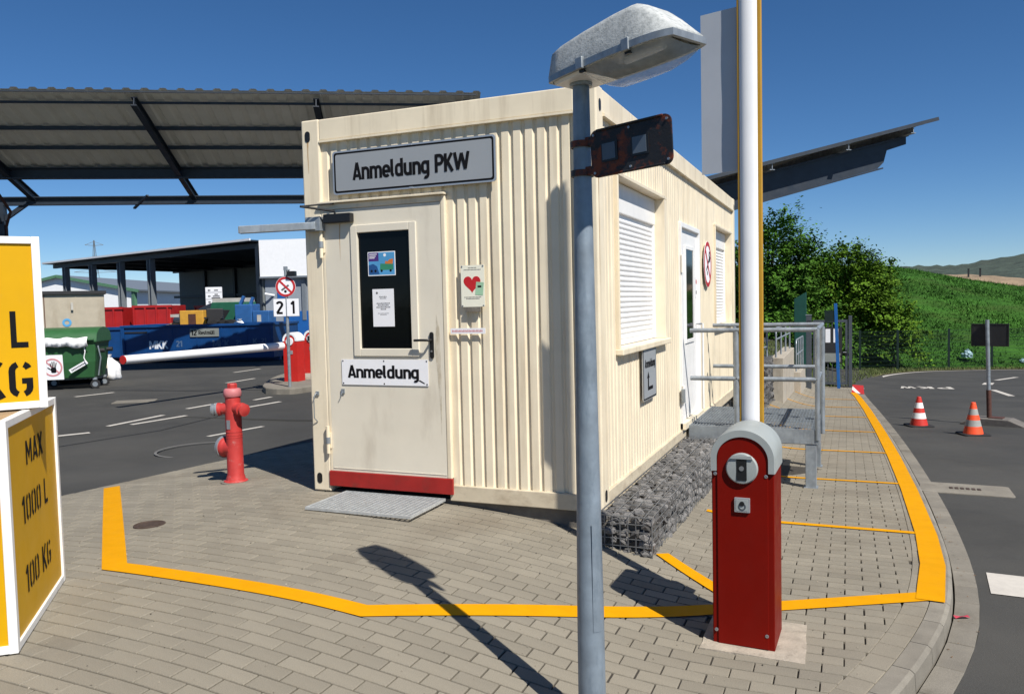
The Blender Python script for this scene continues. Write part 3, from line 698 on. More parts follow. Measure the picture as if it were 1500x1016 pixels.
b = MB().box(CW-.004, CW+.03, 2.93, 2.98, .42, .56); b.build('door_stop', M_galv, cont, bevel=.004)
MB().tube([(CW+.02,4.16,.2),(CW+.02,4.16,1.2)], .012, 8).build('cable_pipe', M_white, cont)
def streak(pts, name, mt, parent, M):
    b = MB(M); b.strip([[(x-w_/2, z, 0), (x+w_/2, z, 0)] for x, z, w_ in pts]); return b.build(name, mt, parent)
M_streak = mat('rust_streak', (.55, .33, .14), .6, var=.2, scale=30, dirt=(.74, .62, .44), dscale=(60, 60, 5), dlo=.45, dhi=.6)
M_grime = mat('hand_grime', (.62, .54, .40), .5, var=.1, scale=20, dirt=(.78, .71, .58), dscale=(22, 22, 9), dlo=.42, dhi=.58)
streak([(.03,2.55,.004),(.028,2.3,.018),(.03,2.1,.014),(.027,1.85,.006),(.027,1.6,.001)], 'rust_streak', M_streak, cont, frame((CW+.0008,0,0),(0,1,0),(0,0,1)))
streak([(.06,2.80,.016),(.058,2.70,.010),(.06,2.55,.002)], 'rust_streak', M_streak, cont, frame((0,-.0008,0),(1,0,0),(0,0,1)))
streak([(1.165,1.42,.002),(1.175,1.30,.03),(1.17,1.15,.045),(1.18,.95,.03),(1.185,.70,.012),(1.185,.5,.001)], 'hand_grime', M_grime, door, frame((0,-.0008,0),(1,0,0),(0,0,1)))
streak([(.335,2.14,.012),(.33,2.02,.006),(.33,1.85,.001)], 'rust_streak', M_streak, door, frame((0,-.0008,0),(1,0,0),(0,0,1)))
# square tube bracket on the corner post
arm = thing('bracket_arm', 'grey square steel tube sticking out from the left corner post above the door', 'bracket')
MB().beam((.15,-.06,2.13), (-.36,-.34,2.105), .058, .058).build('square_tube', M_galv, arm, bevel=.004)
MB().box(.06, .20, -.075, -.002, 2.09, 2.20).build('mounting_plate', M_galv, arm, bevel=.003)
MB(frame((-.3625,-.3414,2.105), (.48,-.877,0), (0,0,1))).prism(rrect(.052,.052,.004), -.004, .0015).build('end_cap', M_plinth, arm)

# ------------------------------------------------------------ signs on the container
FS = lambda x, z, y=0: frame((x, y, z), (1,0,0), (0,0,1), (0,-1,0))
t = plate('notice_sign', 'large grey sign reading Anmeldung PKW above the entrance door', 'sign', FS(.995, 2.53, -.006), 1.39, .335, .025, M_alu, .012)
MB().prism(rrect(1.365,.31,.02), .012, .0128).build('black_border', M_letter, t)
MB().prism(rrect(1.335,.28,.015), .0128, .0136).build('grey_face', M_signgrey, t)
text('Anmeldung PKW', M_letter, t, Matrix.Translation((-.01,.0,.0136)), .132, 1.0, .0008, .016)
for x in (-.0, ): 
    for y in (.16, -.16): MB().box(-.015, .015, y-.006, y+.006, .005, .017).build('clip', M_alu, t)
t = plate('notice_sign', 'white banner reading Anmeldung screwed to the lower half of the entrance door', 'sign', FS(.70, .975, -.004), .775, .20, .004, M_paper, .003)
text('Anmeldung', M_letter, t, Matrix.Translation((-.01,.005,.003)), .10, .64, .0006, .012)
for x in (-.375, 0, .375):
    for y in (-.088, .088): MB().prism(circ(.006, 10, x, y), .003, .0045).build('screw', M_black, t)
MB().prism([(.30,-.06),(.35,-.085),(.36,-.08),(.315,-.055)], .003, .0036).build('smudge', M_letter, t)
t = plate('poster', 'small colourful landscape poster behind the glass of the entrance door', 'poster', FS(.70, 1.815, .0085), .245, .185, .003, M_paper, .002)
MB().prism(rrect(.232,.172,.002), .002, .0024).build('print_blue', M_pblue, t)
MB().prism([(-.116,.02),(-.025,.02),(-.025,.086),(-.116,.086)], .0024, .0027).build('print_purple', M_purple, t)
MB().prism([(-.116,-.08),(-.02,-.08),(-.04,-.02),(-.075,.0),(-.116,-.01)], .0024, .0027).build('print_dark_blue', mat('print_navy', (.02,.10,.30), .5), t)
MB().prism([(-.015,-.05),(.105,-.05),(.105,-.005),(-.01,.0)], .0024, .0027).build('print_green', M_pgreen, t)
MB().prism([(.03,-.0045),(.10,-.0045),(.105,.035),(.07,.03),(.055,.015),(.035,.02)], .0024, .0027).build('print_orange', M_porange, t)
MB().prism(circ(.012, 16, 0.03, .065), .0024, .0027).build('print_logo', M_paper, t)
for k, y in enumerate((.07, .055, .042)): MB().prism([(-.108,y),(-.04-.01*k,y),(-.04-.01*k,y+.006),(-.108,y+.006)], .0027, .003).build('print_line', M_paper, t)
for x in (-.09, -.055, .0, .08): MB().prism(circ(.010, 12, x, -.055), .0027, .003).build('print_wheel', M_letter, t)
t = plate('notice_sheet', 'white printed paper sheet behind the glass of the entrance door', 'notice', FS(.705, 1.475, .0085), .19, .29, .002, M_paper, .002)
M_ink = mat('ink_grey', (.12,.12,.13), .7)
MB().prism(circ(.009, 14, -.055, .115), .002, .0025).build('print_logo', M_ink, t)
for wd, y, hh in ((.07,.083,.006),(.06,.070,.006),(.12,.030,.008),(.10,.015,.008),(.125,.0,.008),(.05,-.015,.008),(.10,-.045,.004),(.06,-.055,.004)):
    nb = max(3, int(wd/.012)); b = MB()
    for i in range(nb):
        x = -wd/2+wd*i/nb; b.prism([(x,y),(x+wd/nb*.78,y),(x+wd/nb*.78,y+hh*(.8+.4*(i % 3 == 0))),(x,y+hh*.9)], .002, .0025)
    b.build('print_line', M_ink, t)
t = plate('defibrillator_notice', 'cream plate with a red heart on the ribbed wall right of the door', 'sign', FS(1.475, 1.62, .004), .19, .305, .004, M_cream, .004)
hp = []
for i in range(40):
    a = 2*pi*i/40; hp.append((-.005+.0043*16*sin(a)**3, .02+.0043*(13*cos(a)-5*cos(2*a)-2*cos(3*a)-cos(4*a))))
MB().prism(hp[::-1], .004, .0048).build('red_heart', M_heart, t)
MB(frame((.055,-.02,.0),(1,-.1,0),(.1,1,0))).prism(rrect(.062,.095,.004), .0048, .0056).build('green_card', M_pmint, t)
MB().prism(rrect(.03,.014,.001, cx=.055, cy=-.005), .0056, .006).build('print_line', M_letter, t)
for y, wd in ((.13,.07),(.116,.14),(-.085,.14),(-.096,.11)):
    b = MB(); nb = int(wd/.011)
    for i in range(nb): x = -wd/2+wd*i/nb; b.prism([(x,y),(x+.008,y),(x+.008,y+.006),(x,y+.006)], .004, .0045)
    b.build('print_line', M_ink, t)
for x in (-.085,.085):
    for y in (-.145,.145): MB().prism(circ(.006,10,x,y), .004, .007).build('screw', M_chrome, t)
MB().box(-.06, .06, -.19, -.153, -.004, .012).build('mount_rail', M_plinth, t)
t = plate('label_strip', 'narrow white strip with red print beside the door handle', 'sign', FS(1.425, 1.29, .004), .285, .042, .002, M_paper, .003)
b = MB()
for i in range(22): b.prism([(-.13+i*.0115,-.008),(-.122+i*.0115,-.008),(-.122+i*.0115,.008-.004*(i % 3 == 1)),(-.13+i*.0115,.008)], .003, .0035)
b.build('print_line', M_pink, t)
RS = lambda y, z, x=CW: frame((x, y, z), (0,1,0), (0,0,1), (1,0,0))
t = plate('direction_sign', 'grey sign with a black arrow below the nearer roller shutter', 'sign', RS(1.45, .87, CW+.002), .50, .46, .02, M_alu, .01)
MB().prism(rrect(.485,.445,.018), .010, .0108).build('black_border', M_letter, t)
MB().prism(rrect(.46,.42,.012), .0108, .0116).build('grey_face', M_signgrey, t)
text('Anmeldung', M_letter, t, Matrix.Translation((0,.08,.0116)), .07, .38, .0008, .01)
MB().prism([(-.09,-.15),(.10,-.15),(.10,-.12),(-.05,-.12),(-.05,-.045),(-.025,-.045),(-.07,.01),(-.115,-.045),(-.09,-.045)], .0116, .0124).build('arrow', M_letter, t)
def no_smoking(parent, r):
    MB().prism(circ(r, 40), 0, .004).build('white_disc', M_paper, parent)
    MB().ring(0, 0, r*.80, r*.985, .003, .0055).build('red_ring', M_sred, parent)
    MB(Matrix.Rotation(rad(45), 4, 'Z')).box(-r*.09, r*.09, -r*.82, r*.82, .003, .0062).build('red_bar', M_sred, parent)
    MB(Matrix.Rotation(rad(35), 4, 'Z')).box(-r*.45, r*.5, -r*.09, r*.05, .003, .0046).build('cigarette', M_letter, parent)
    MB().tube([(r*.38,r*.12,.0045),(r*.5,r*.3,.0045),(r*.3,r*.4,.0045),(r*.4,r*.55,.0045)], r*.035, 6).build('smoke_mark', M_letter, parent)
    MB().prism(circ(r*.10, 14, -.12*r, -.38*r), .003, .0046).build('match_mark', M_letter, parent)
t = thing('prohibition_sign', 'round red and white prohibition sign on the side wall between door and far shutter', 'sign', M=RS(4.66, 1.90, CW+.003)); no_smoking(t, .28)
t = plate('small_notice', 'small white notice beside the side door glass', 'notice', RS(4.02, 1.62, CW-.028), .09, .24, .003, M_paper, .002)
MB().prism(circ(.03, 16, 0, .06), .002, .0028).build('red_mark', M_sred, t); MB().prism(rrect(.05,.04,.003, cy=-.06), .002, .0028).build('print_block', M_ink, t)

# ------------------------------------------------------------ door mat
mt_ = thing('steel_door_mat', 'galvanised steel grating mat lying on the pavers before the door', 'mat', (.76, -.265, .012))
b = MB()
for i in range(23): b.box(-.437+i*.0396, -.432+i*.0396, -.27, .25, -.004, .010)
for j in range(19): b.box(-.436, .436, -.262+j*.0275, -.257+j*.0275, -.003, .0095)
M_matst = mat('mat_steel', (.56, .58, .58), .45, .2, var=.15, scale=20)
tag(b.build('grating_bars', M_matst, mt_), kind='stuff')
for (x0, x1, y0, y1) in ((-.445,.445,-.278,-.27),(-.445,.445,.25,.258),(-.445,-.4385,-.27,.25),(.4385,.445,-.27,.25)): MB().box(x0, x1, y0, y1, -.008, .012).build('edge_bar', M_matst, mt_)

# ------------------------------------------------------------ gabions
def rock_mesh(seed):
    r = random.Random(seed); import bmesh
    bm = bmesh.new(); bmesh.ops.create_icosphere(bm, subdivisions=1, radius=.5)
    sx, sy, sz = r.uniform(.8,1.25), r.uniform(.7,1.05), r.uniform(.55,.85)
    for v in bm.verts: v.co = Vector((v.co.x*sx, v.co.y*sy, v.co.z*sz))*r.uniform(.78,1.18)
    me = bpy.data.meshes.new('stone'); bm.to_mesh(me); bm.free(); me.materials.append(M_stone); return me
ROCKS = [rock_mesh(i) for i in range(9)]
def gabion(label, x0, x1, y0, y1, ztop, zbot, faces, cell, limit, group=None):
    g = thing('gabion_basket', label, 'gabion', ((x0+x1)/2, (y0+y1)/2, zbot((y0+y1)/2)), group=group); O = g.location.copy()
    inv = Matrix.Translation(-O); r = random.Random(int(x0*100+y0*10)); spots = []
    def put(x, y, z): spots.append(Vector((x+r.uniform(-.3,.3)*cell, y+r.uniform(-.3,.3)*cell, z+r.uniform(-.2,.2)*cell)))
    ny = int((y1-y0)/cell); nx = max(2, int((x1-x0)/cell))
    for j in range(ny):
        y = y0+(j+.5)*(y1-y0)/ny; zb = zbot(y); nz = max(2, int((ztop-zb)/cell))
        if 'T' in faces:
            for i in range(nx): put(x0+(i+.5)*(x1-x0)/nx, y, ztop-cell*.42)
        if 'R' in faces:
            for k in range(nz): put(x1-cell*.42, y, zb+(k+.4)*(ztop-zb)/nz)
    if 'F' in faces:
        zb = zbot(y0); nz = max(2, int((ztop-zb)/cell))
        for i in range(nx):
            for k in range(nz): put(x0+(i+.5)*(x1-x0)/nx, y0+cell*.42, zb+(k+.4)*(ztop-zb)/nz)
    spots.sort(key=lambda p: (p-CAM).length); rest = MB()
    for n_, p in enumerate(spots):
        sc = cell*r.uniform(1.1, 1.6)
        M = Matrix.Translation(p-O) @ Matrix.Rotation(r.uniform(0, 6.28), 4, 'Z') @ Matrix.Rotation(r.uniform(0, 6.28), 4, 'X') @ Matrix.Scale(sc, 4)
        me = ROCKS[n_ % 9]
        if n_ < limit: part('stone', me, g, M)
        else:
            rest.M = M; rest.add([v.co for v in me.vertices], [tuple(f.vertices) for f in me.polygons])
    if rest.v: tag(rest.build('smaller_stones', M_stone, g), kind='stuff')
    zlow = min(zbot(y0), zbot(y1)); ins = cell*.7
    MB(inv).box(x0+ins*.4, x1-ins, y0+ins, y1-ins*.3, zlow-.05, ztop-ins).build('stone_core', M_plinth, g)
    wm = MB(inv); wr = .003; e = .012
    def wire(a, c): wm.cyl(a, c, wr, n=4, cap=False)
    y = y0
    while y <= y1+.001:
        zb = zbot(y)
        if 'T' in faces: wire((x0, y, ztop+e), (x1+e, y, ztop+e))
        if 'R' in faces: wire((x1+e, y, zb), (x1+e, y, ztop+e))
        y += .10
    n = int((x1-x0)/.05)
    for i in range(n+1):
        x = x0+(x1+e-x0)*i/n
        if 'T' in faces and i % 2 == 0: wire((x, y0-e, ztop+e), (x, y1, ztop+e))
        if 'F' in faces: wire((x, y0-e, zbot(y0)), (x, y0-e, ztop+e))
    z = ztop+e
    while z > zlow:
        if 'R' in faces: wire((x1+e, y0-e, z), (x1+e, y1, z))
        if 'F' in faces and z > zbot(y0): wire((x0, y0-e, z), (x1+e, y0-e, z))
        z -= .05 if ztop-zlow < .6 else .1
    tag(wm.build('wire_mesh', M_wire, g), kind='stuff'); return g
gabion('low wire basket of grey stones along the foot of the container side', 2.445, 2.81, -.17, 3.12, .035, lambda y: gz(2.8, y)-.01, 'TRF', .066, 300)
gabion('tall stone filled wire basket behind the landing near the container end', 1.9, 2.56, 7.6, 12.3, .25, lambda y: gz(2.6, y)-.05, 'TRF', .13, 200)

# ------------------------------------------------------------ landing platform
pf = thing('landing_platform', 'galvanised steel landing with grating and railings at the side door', 'platform', (3.1, 3.9, -.48)); PO = Matrix.Translation(-pf.location)
X0, X1, Y0, Y1, ZD = 2.47, 3.74, 3.16, 4.72, .15
b = MB(PO)
n = int((X1-X0)/.033)
for i in range(n): b.box(X0+.02+i*.033, X0+.023+i*.033, Y0+.01, Y1-.01, ZD-.03, ZD)
for j in range(int((Y1-Y0)/.1)): b.box(X0+.02, X1-.02, Y0+.03+j*.1, Y0+.036+j*.1, ZD-.012, ZD-.001)
tag(b.build('grating_bars', M_galv, pf), kind='stuff')
for (x0, x1, y0, y1) in ((X0,X1,Y0-.008,Y0+.008),(X0,X1,Y1-.008,Y1+.008),(X1-.008,X1+.008,Y0+.008,Y1-.008),(X0-.008,X0+.008,Y0+.008,Y1-.008)): MB(PO).box(x0, x1, y0, y1, ZD-.14, ZD+.004).build('edge_channel', M_galv, pf)
for y in (Y0+.02, Y1-.02): b = MB(PO).box(X0, X1, y-.02, y+.02, ZD-.148, ZD-.14).build('channel_flange', M_galv, pf)
MB(PO).beam((X1-.06,Y0+.1,-.02),(X1-.06,Y1+.1,-.02), .06, .06).build('cross_beam', M_galv, pf)
for y in (Y0+.05, Y1-.05):
    zb = gz(3.69, y); MB(PO).box(X1-.115, X1-.01, y-.05, y+.05, zb, -.0).build('leg', M_galv, pf, bevel=.006)
    MB(PO).box(X1-.13, X1+.005, y-.065, y+.065, zb-.003, zb+.008).build('foot_plate', M_galv, pf)
    zb = gz(2.95, y); MB(PO).box(2.93, 3.0, y-.035, y+.035, zb, .0).build('leg', M_galv, pf)
def rail(pts, r, name, parent, M): return MB(M).tube(pts, r, 12).build(name, M_galv, parent, smooth=50)
RT = 1.155
for y, xs in ((Y0, (2.96, X1)), (Y1, (2.75, X1))):
    for x in xs: rail([(x, y, ZD-.1), (x, y, RT)], .024, 'railing_post', pf, PO)
    for z in (RT, .655): rail([(2.49, y, z), (X1, y, z)], .024, 'handrail' if z == RT else 'mid_rail', pf, PO)
for z in (RT, .655): rail([(X1, Y0, z), (X1+.005, Y1, z)], .024, 'handrail' if z == RT else 'mid_rail', pf, PO)
for y in (3.9,): rail([(X1+.03, y, -.0), (X1+.03, y, RT)], .024, 'railing_post', pf, PO)
MB(PO).box(X1+.008, X1+.02, Y0+.02, Y0+.32, -.03, .135).build('gusset_plate', M_galv, pf)

# ------------------------------------------------------------ ramp wall and its railings
rw = thing('ramp_wall', 'stepped pale concrete retaining wall with tube railings towards the gate', 'wall', (2.7, 14, -.95)); RO = Matrix.Translation(-rw.location)
MB(RO).box(2.56, 2.78, 12.35, 16.0, -1.5, .20).build('upper_wall', M_conc, rw, bevel=.01)
MB(RO).box(2.62, 2.94, 16.002, 18.4, -1.6, -.42).build('lower_wall', M_conc, rw, bevel=.01)
MB(RO).box(2.40, 2.56, 12.5, 18, -1.5, .1).build('ramp_slab', M_conc, rw)
def rail_run(pts0, hgt, mid):
    a, c = Vector(pts0[0]), Vector(pts0[-1])
    for i in range(pts0[2] if len(pts0) > 2 and isinstance(pts0[2], int) else 4):
        k = pts0[2]; p = a+(c-a)*i/(k-1); rail([p, p+Vector((0,0,hgt))], .02, 'railing_post', rw, RO)
    u = Vector((0,0,hgt)); d = (c-a).normalized()
    rail([a+u-Vector((0,0,.12))-d*.0, a+u-Vector((0,0,.03))+d*.03, a+u+d*.12, c+u], .02, 'handrail', rw, RO)
    rail([a+Vector((0,0,mid)), c+Vector((0,0,mid))], .018, 'mid_rail', rw, RO)
def rail_seq(a, c, k, hgt, mid): rail_run((a, c, k), hgt, mid)
def rail_run(q, hgt, mid):
    a, c, k = Vector(q[0]), Vector(q[1]), q[2]
    for i in range(k): p = a+(c-a)*i/(k-1); rail([p, p+Vector((0,0,hgt-(.1 if i == 0 else 0)))], .02, 'railing_post', rw, RO)
    u = Vector((0,0,hgt)); d = (c-a).normalized()
    rail([a+u-Vector((0,0,.12)), a+u-Vector((0,0,.04))+d*.02, a+u+d*.12, c+u], .02, 'handrail', rw, RO)
    rail([a+Vector((0,0,mid)), c+Vector((0,0,mid))], .018, 'mid_rail', rw, RO)
rail_run(((2.62, 12.5, .2), (2.70, 15.6, .2), 4), .62, .38)
rail_run(((2.48, 12.0, .1), (2.40, 9.6, .15), 3), .72, .36)
rail_run(((2.82, 16.2, -.42), (2.88, 18.2, -.42), 4), .80, .42)

# ------------------------------------------------------------ barrier with raised boom
bar = thing('parking_barrier', 'red barrier post with raised white boom standing on the paved corner', 'barrier', (3.535, -1.1, -.29), rad(-2)); 
# local axes: x across, y back, z up; front face at y = -.155
hw, dp, hh, R = .152, .155, 1.0, .152
arch = [(hw, 0), (hw, hh-.02)]+[(R*cos(rad(a)), hh-.02+R*.92*sin(rad(a))) for a in range(8, 173, 8)]+[(-hw, hh-.02), (-hw, 0)]
FRM = lambda y: frame((0, y, 0), (1,0,0), (0,0,1), (0,-1,0))
MB(FRM(0)).prism(arch, -dp, dp-.006).build('cabinet', M_red, bar, smooth=30, bevel=.004)
fp = [(hw-.028, .02), (hw-.028, hh-.04)]+[((R-.03)*cos(rad(a)), hh-.02+(R-.03)*.92*sin(rad(a))) for a in range(8, 173, 8)]+[(-hw+.028, hh-.04), (-hw+.028, .02)]
MB(FRM(0)).prism(fp, dp-.006, dp+.001).build('front_panel', M_red, bar, bevel=.002)
hood = []; a0 = [(R+.006, hh-.09), (R+.006, hh-.02)]+[((R+.006)*cos(rad(a)), hh-.02+(R+.006)*.93*sin(rad(a))) for a in range(6, 175, 6)]+[(-R-.006, hh-.02), (-R-.006, hh-.09)]
a1 = [(R-.026, hh-.09), (R-.026, hh-.03)]+[((R-.026)*cos(rad(a)), hh-.03+(R-.026)*.93*sin(rad(a))) for a in range(6, 175, 6)]+[(-R+.026, hh-.03), (-R+.026, hh-.09)]
b = MB(FRM(0)); k = len(a0)
b.strip([[(*p, -dp-.004) for p in a0], [(*p, dp-.008) for p in a0], [(p[0]*.975, hh-.09+(p[1]-hh+.09)*.975, dp+.008) for p in a0], [(*p, dp+.008) for p in a1], [(*p, dp-.02) for p in a1]])
b.f.append(tuple(range(k))[::-1]); b.build('hood', M_hood, bar, smooth=35)
dl = thing('boom_hub', None, None); dl.parent = bar
MB(frame((0,-dp-.001,hh-.07),(1,0,0),(0,0,1),(0,-1,0))).lathe([(.078,-.003),(.078,.010),(.072,.017),(.03,.019),(.001,.019)], 36).build('hub_disc', M_hood, dl, smooth=30)
MB(frame((0,-dp-.020,hh-.072),(1,0,0),(0,0,1),(0,-1,0))).prism(rrect(.05,.115,.004), -.004, .0012).build('hub_slot', M_black, dl)
MB(frame((0,-dp-.022,hh-.014),(1,0,0),(0,0,1),(0,-1,0))).prism([(-.055,-.006),(.055,-.006),(.045,.010),(-.045,.010)], -.002, .004).build('hub_lip', M_hood, dl)
MB(frame((.0,-dp-.0215,hh-.068),(1,0,0),(0,0,1),(0,-1,0))).prism(circ(.012, 16), 0, .004).build('hub_screw', M_chrome, dl)
lk = MB(frame((0,-dp-.001,hh-.255),(1,0,0),(0,0,1),(0,-1,0))).prism(rrect(.076,.074,.004), 0, .012).build('key_switch', M_alu, bar, bevel=.002)
MB(frame((0,-dp-.013,hh-.255),(1,0,0),(0,0,1),(0,-1,0))).prism(rrect(.058,.056,.003), 0, .0015).build('switch_face', M_hood, lk)
MB(frame((0,-dp-.0145,hh-.247),(1,0,0),(0,0,1),(0,-1,0))).prism(circ(.012,16), 0, .003).build('key_cylinder', M_black, lk)
MB(frame((0,-dp-.0145,hh-.262),(1,0,0),(0,0,1),(0,-1,0))).ring(0, 0, .012, .019, 0, .0012, 20).build('key_mark', M_gate, lk)
for x in (-.133, .115):
    for z in (hh-.105, .09):
        MB(frame((x,-dp-.0005,z),(1,0,0),(0,0,1),(0,-1,0))).lathe([(.009,0),(.009,.003),(.004,.004),(.003,.001),(.001,.001)], 14).build('screw', M_chrome, bar)
boom = thing('boom', None, None); boom.parent = bar
bx, by = -.008, .215
ZB0, ZB1 = .86, 4.52
el = [(.052*cos(2*pi*i/28), .036*sin(2*pi*i/28)) for i in range(28)]
MB(Matrix.Translation((bx, by, 0))).prism(el, ZB0, ZB1).build('boom_tube', M_booms, boom, smooth=50)
for sx in (-1, 1): MB(Matrix.Translation((bx+(.056 if sx > 0 else -.051), by, 0))).box(-.007 if sx < 0 else -.011, .007 if sx < 0 else .011, -.017, .017, ZB0+.02, ZB1-.01).build('yellow_edge', M_boomy, boom, bevel=.005)
MB(Matrix.Translation((bx, by, 0))).box(-.09, .09, -.07, .05, ZB0-.2, ZB0+.0).build('boom_clamp', M_gate, boom, bevel=.01)
MB(Matrix.Translation((bx+.06, by-.01, 0))).box(-.014, .014, -.02, .02, ZB0-.02, ZB0+.05).build('reflector', M_porange, boom)
# bent white panel fixed to the left side of the boom
pn = [(-.262, .066), (-.15, .040), (-.05, .016), (-.05, .020), (-.15, .044), (-.262, .070)]
b = MB(Matrix.Translation((bx, by, 0)))
NZ = 9
rows = []
for k in range(NZ+1):
    z = 2.46+.86*k/NZ; e = .004*sin(k*1.3)
    rows.append([(p[0]+(e if 1 <= i <= 4 else 0), p[1], z) for i, p in enumerate(pn)]+[(pn[0][0], pn[0][1], z)])
b.strip(rows); b.f += [tuple(range(6)), tuple(range(len(b.v)-7, len(b.v)-1))[::-1]]
b.build('bent_panel', M_panelw, boom, smooth=20)
o = MB(frame((3.57,-1.10,gz(3.57,-1.1)+.001),(1,.02,-.02),(-.02,1,0)))
random.seed(4)
poly = []
for (a, c) in (((-.25,-.235),(.255,-.245)),((.255,-.245),(.245,.25)),((.245,.25),(-.245,.24)),((-.245,.24),(-.25,-.235))):
    for i in range(6): t = i/6; poly.append((a[0]+(c[0]-a[0])*t+random.uniform(-.004,.004), a[1]+(c[1]-a[1])*t+random.uniform(-.004,.004)))
o.prism(poly, -.05, .006).build('concrete_pad', M_pad, paving)

# ------------------------------------------------------------ street lamp
LX, LY = 3.05, -2.29; LZ = gz(LX, LY)
lamp = thing('street_lamp', 'short galvanised lamp post with weathered head in the foreground', 'street lamp', (LX, LY, LZ))
hT = 2.36-LZ
MB().tube([(0,0,-.02),(0,0,.5),(0,0,1.25),(0,0,hT)], [.057,.054,.045,.0325], 28).build('post', M_post, lamp, smooth=50)
ac = rad(250); dr = MB()
pts = []
for i in range(9): pts.append((.0555*cos(rad(-52+i*4)), .0555*sin(rad(-52+i*4))))
MB().strip([[(.0562*cos(rad(-62+i*5)), .0562*sin(rad(-62+i*5)), z) for i in range(9)] for z in (.42,.86)]).build('access_door', M_post, lamp)
LA = rad(118); hd = Vector((sin(LA), cos(LA), .04)).normalized(); sdv = Vector((0,0,1)).cross(hd).normalized(); ud = hd.cross(sdv)
HM = frame((0,0,hT), hd, sdv, ud)
# housing: lofted shell, x along the head
def sect(x, wd, h, r=.35, n=4):
    pts = []
    prof = [(-.5,0),(-.495,.12),(-.45,.45),(-.40,.80),(-.375,.91),(-.32,.975),(-.22,1.0),(.22,1.0),(.32,.975),(.375,.91),(.40,.80),(.45,.45),(.495,.12),(.5,0)]
    return [(x, p[0]*wd, .012+p[1]*h) for p in prof]
rows = [sect(-.088,.165,.085), sect(-.080,.19,.105), sect(-.02,.212,.118), sect(.10,.232,.130), sect(.26,.246,.142), sect(.345,.244,.145), sect(.372,.242,.143), sect(.40,.238,.130), sect(.45,.225,.088), sect(.50,.203,.04), sect(.53,.180,.012)]
b = MB(HM); b.strip(rows); nn_ = len(rows[0]); b.f += [tuple(range(nn_)), tuple(range(len(b.v)-nn_, len(b.v)))[::-1]]
hdg = b.build('lamp_housing', M_lamp, lamp, smooth=55)
rim = [(-.092,.17),(-.08,.195),(-.02,.213),(.10,.233),(.26,.248),(.41,.246),(.47,.23),(.51,.205),(.534,.18)]
poly = [(x, w_/2) for x, w_ in rim]+[(x, -w_/2) for x, w_ in rim[::-1]]
inn = [(x*.96+.006, w_/2-.014) for x, w_ in rim]+[(x*.96+.006, -w_/2+.014) for x, w_ in rim[::-1]]
b = MB(HM); k = len(poly)
vs = [(*p, -.008) for p in poly]+[(*p, .016) for p in poly]+[(*p, .016) for p in inn]+[(*p, -.008) for p in inn]; fs = []
for q in range(4):
    for i in range(k): fs.append((q*k+i, q*k+(i+1) % k, ((q+1) % 4)*k+(i+1) % k, ((q+1) % 4)*k+i))
b.add(vs, fs); b.build('housing_rim', M_galv, lamp, smooth=30)
b = MB(HM)
tr = [(-.07,.08),(-.02,.092),(.06,.098),(.115,.10)]
b.strip([[(x, -w_, -.004+.0) for x, w_ in tr], [(x, -w_*.9, -.018) for x, w_ in tr], [(x, w_*.9, -.018) for x, w_ in tr], [(x, w_, -.004) for x, w_ in tr]])
b.add([(-.07,-.08,-.004),(-.07,-.072,-.018),(-.07,.072,-.018),(-.07,.08,-.004)], [(0,1,2,3)])
b.build('gear_tray', M_booms, lamp)
b = MB(HM).box(.10, .43, -.085, .085, .035, .05); b.build('reflector', M_lampin, lamp)
MB(HM).box(.16, .30, -.06, .06, .016, .034).build('lamp_holder', M_black, lamp, bevel=.01)
MB(HM).cyl((.24,0,.005), (.42,0,.008), .016, n=12).build('bulb', M_paper, lamp, smooth=50)
rows = []
bw = [(.105,.30),(.15,.75),(.20,.98),(.30,1),(.40,.95),(.46,.80),(.50,.45),(.515,.12)]
for x, k in bw:
    rows.append([(x, -.112+.224*j/8 if x < .45 else (-.112+.224*j/8)*(.75 if x > .505 else .9), -.006-.078*k*(sin(pi*j/8))**.5) for j in range(9)])
MB(HM).strip(rows).build('lamp_bowl', M_plastic, lamp, smooth=60)
for x in (.10, .33):
    MB(HM).box(x, x+.035, -.128, -.112, -.014, .03).build('clip', M_galv, lamp, bevel=.003)
    MB(HM).box(x+.004, x+.03, -.112, -.10, -.022, -.008).build('clip_hook', M_black, lamp)
MB().cyl((0,0,hT-.03), (0,0,hT+.012), .045, n=20).build('spigot', M_galv, lamp, smooth=40)
# rusty sign on the post
sgn = thing('rusty_sign', 'dark rusty back of a small sign with two square plates on the lamp post', 'sign', M=frame((LX, LY, 2.05), (.952,-.306,0), (0,0,1), None))
SM = frame((.215, .012, .012), (1,0,0), (.0,1,0), (0,0,1))
SM = Matrix.Translation((.235, .012, .02)) @ Matrix.Rotation(rad(2.5), 4, 'Z')
MB(SM).prism(rrect(.352,.182,.028), -.004, .004).build('sign_plate', M_rust, sgn)
MB(SM).ring  # frame of the sign built from bars
for (x0, x1, y0, y1) in ((-.146,.146,.083,.0915),(-.146,.146,-.0915,-.083)): MB(SM).box(x0, x1, y0, y1, .004, .012).build('frame_bar', M_rust, sgn, bevel=.003)
for x in (-.09, .045):
    MB(SM).box(x-.036, x+.036, -.038, .036, .004, .008).build('square_rim', M_black, sgn)
    MB(SM).box(x-.031, x+.027, -.030, .031, .008, .010).build('square_plate', mat('window_grey', (.10,.13,.17), .35), sgn)
for x in (-.16, .0, .16):
    for y in (-.073, .072): MB(SM).prism(circ(.005,8,x,y), .004, .009).build('rivet', M_chrome, sgn)
for z in (.055, -.058):
    MB().box(.028, .075, -.012+z, .022+z, -.002, .022).build('bracket', M_rust, sgn, bevel=.003)
    MB(Matrix.Translation((0,0,0))).add([], [])
    MB(frame((0,z,0),(1,0,0),(0,0,1),(0,-1,0))).ring(0, 0, .040, .0455, -.012, .012, 20).build('clamp_band', M_rust, sgn)

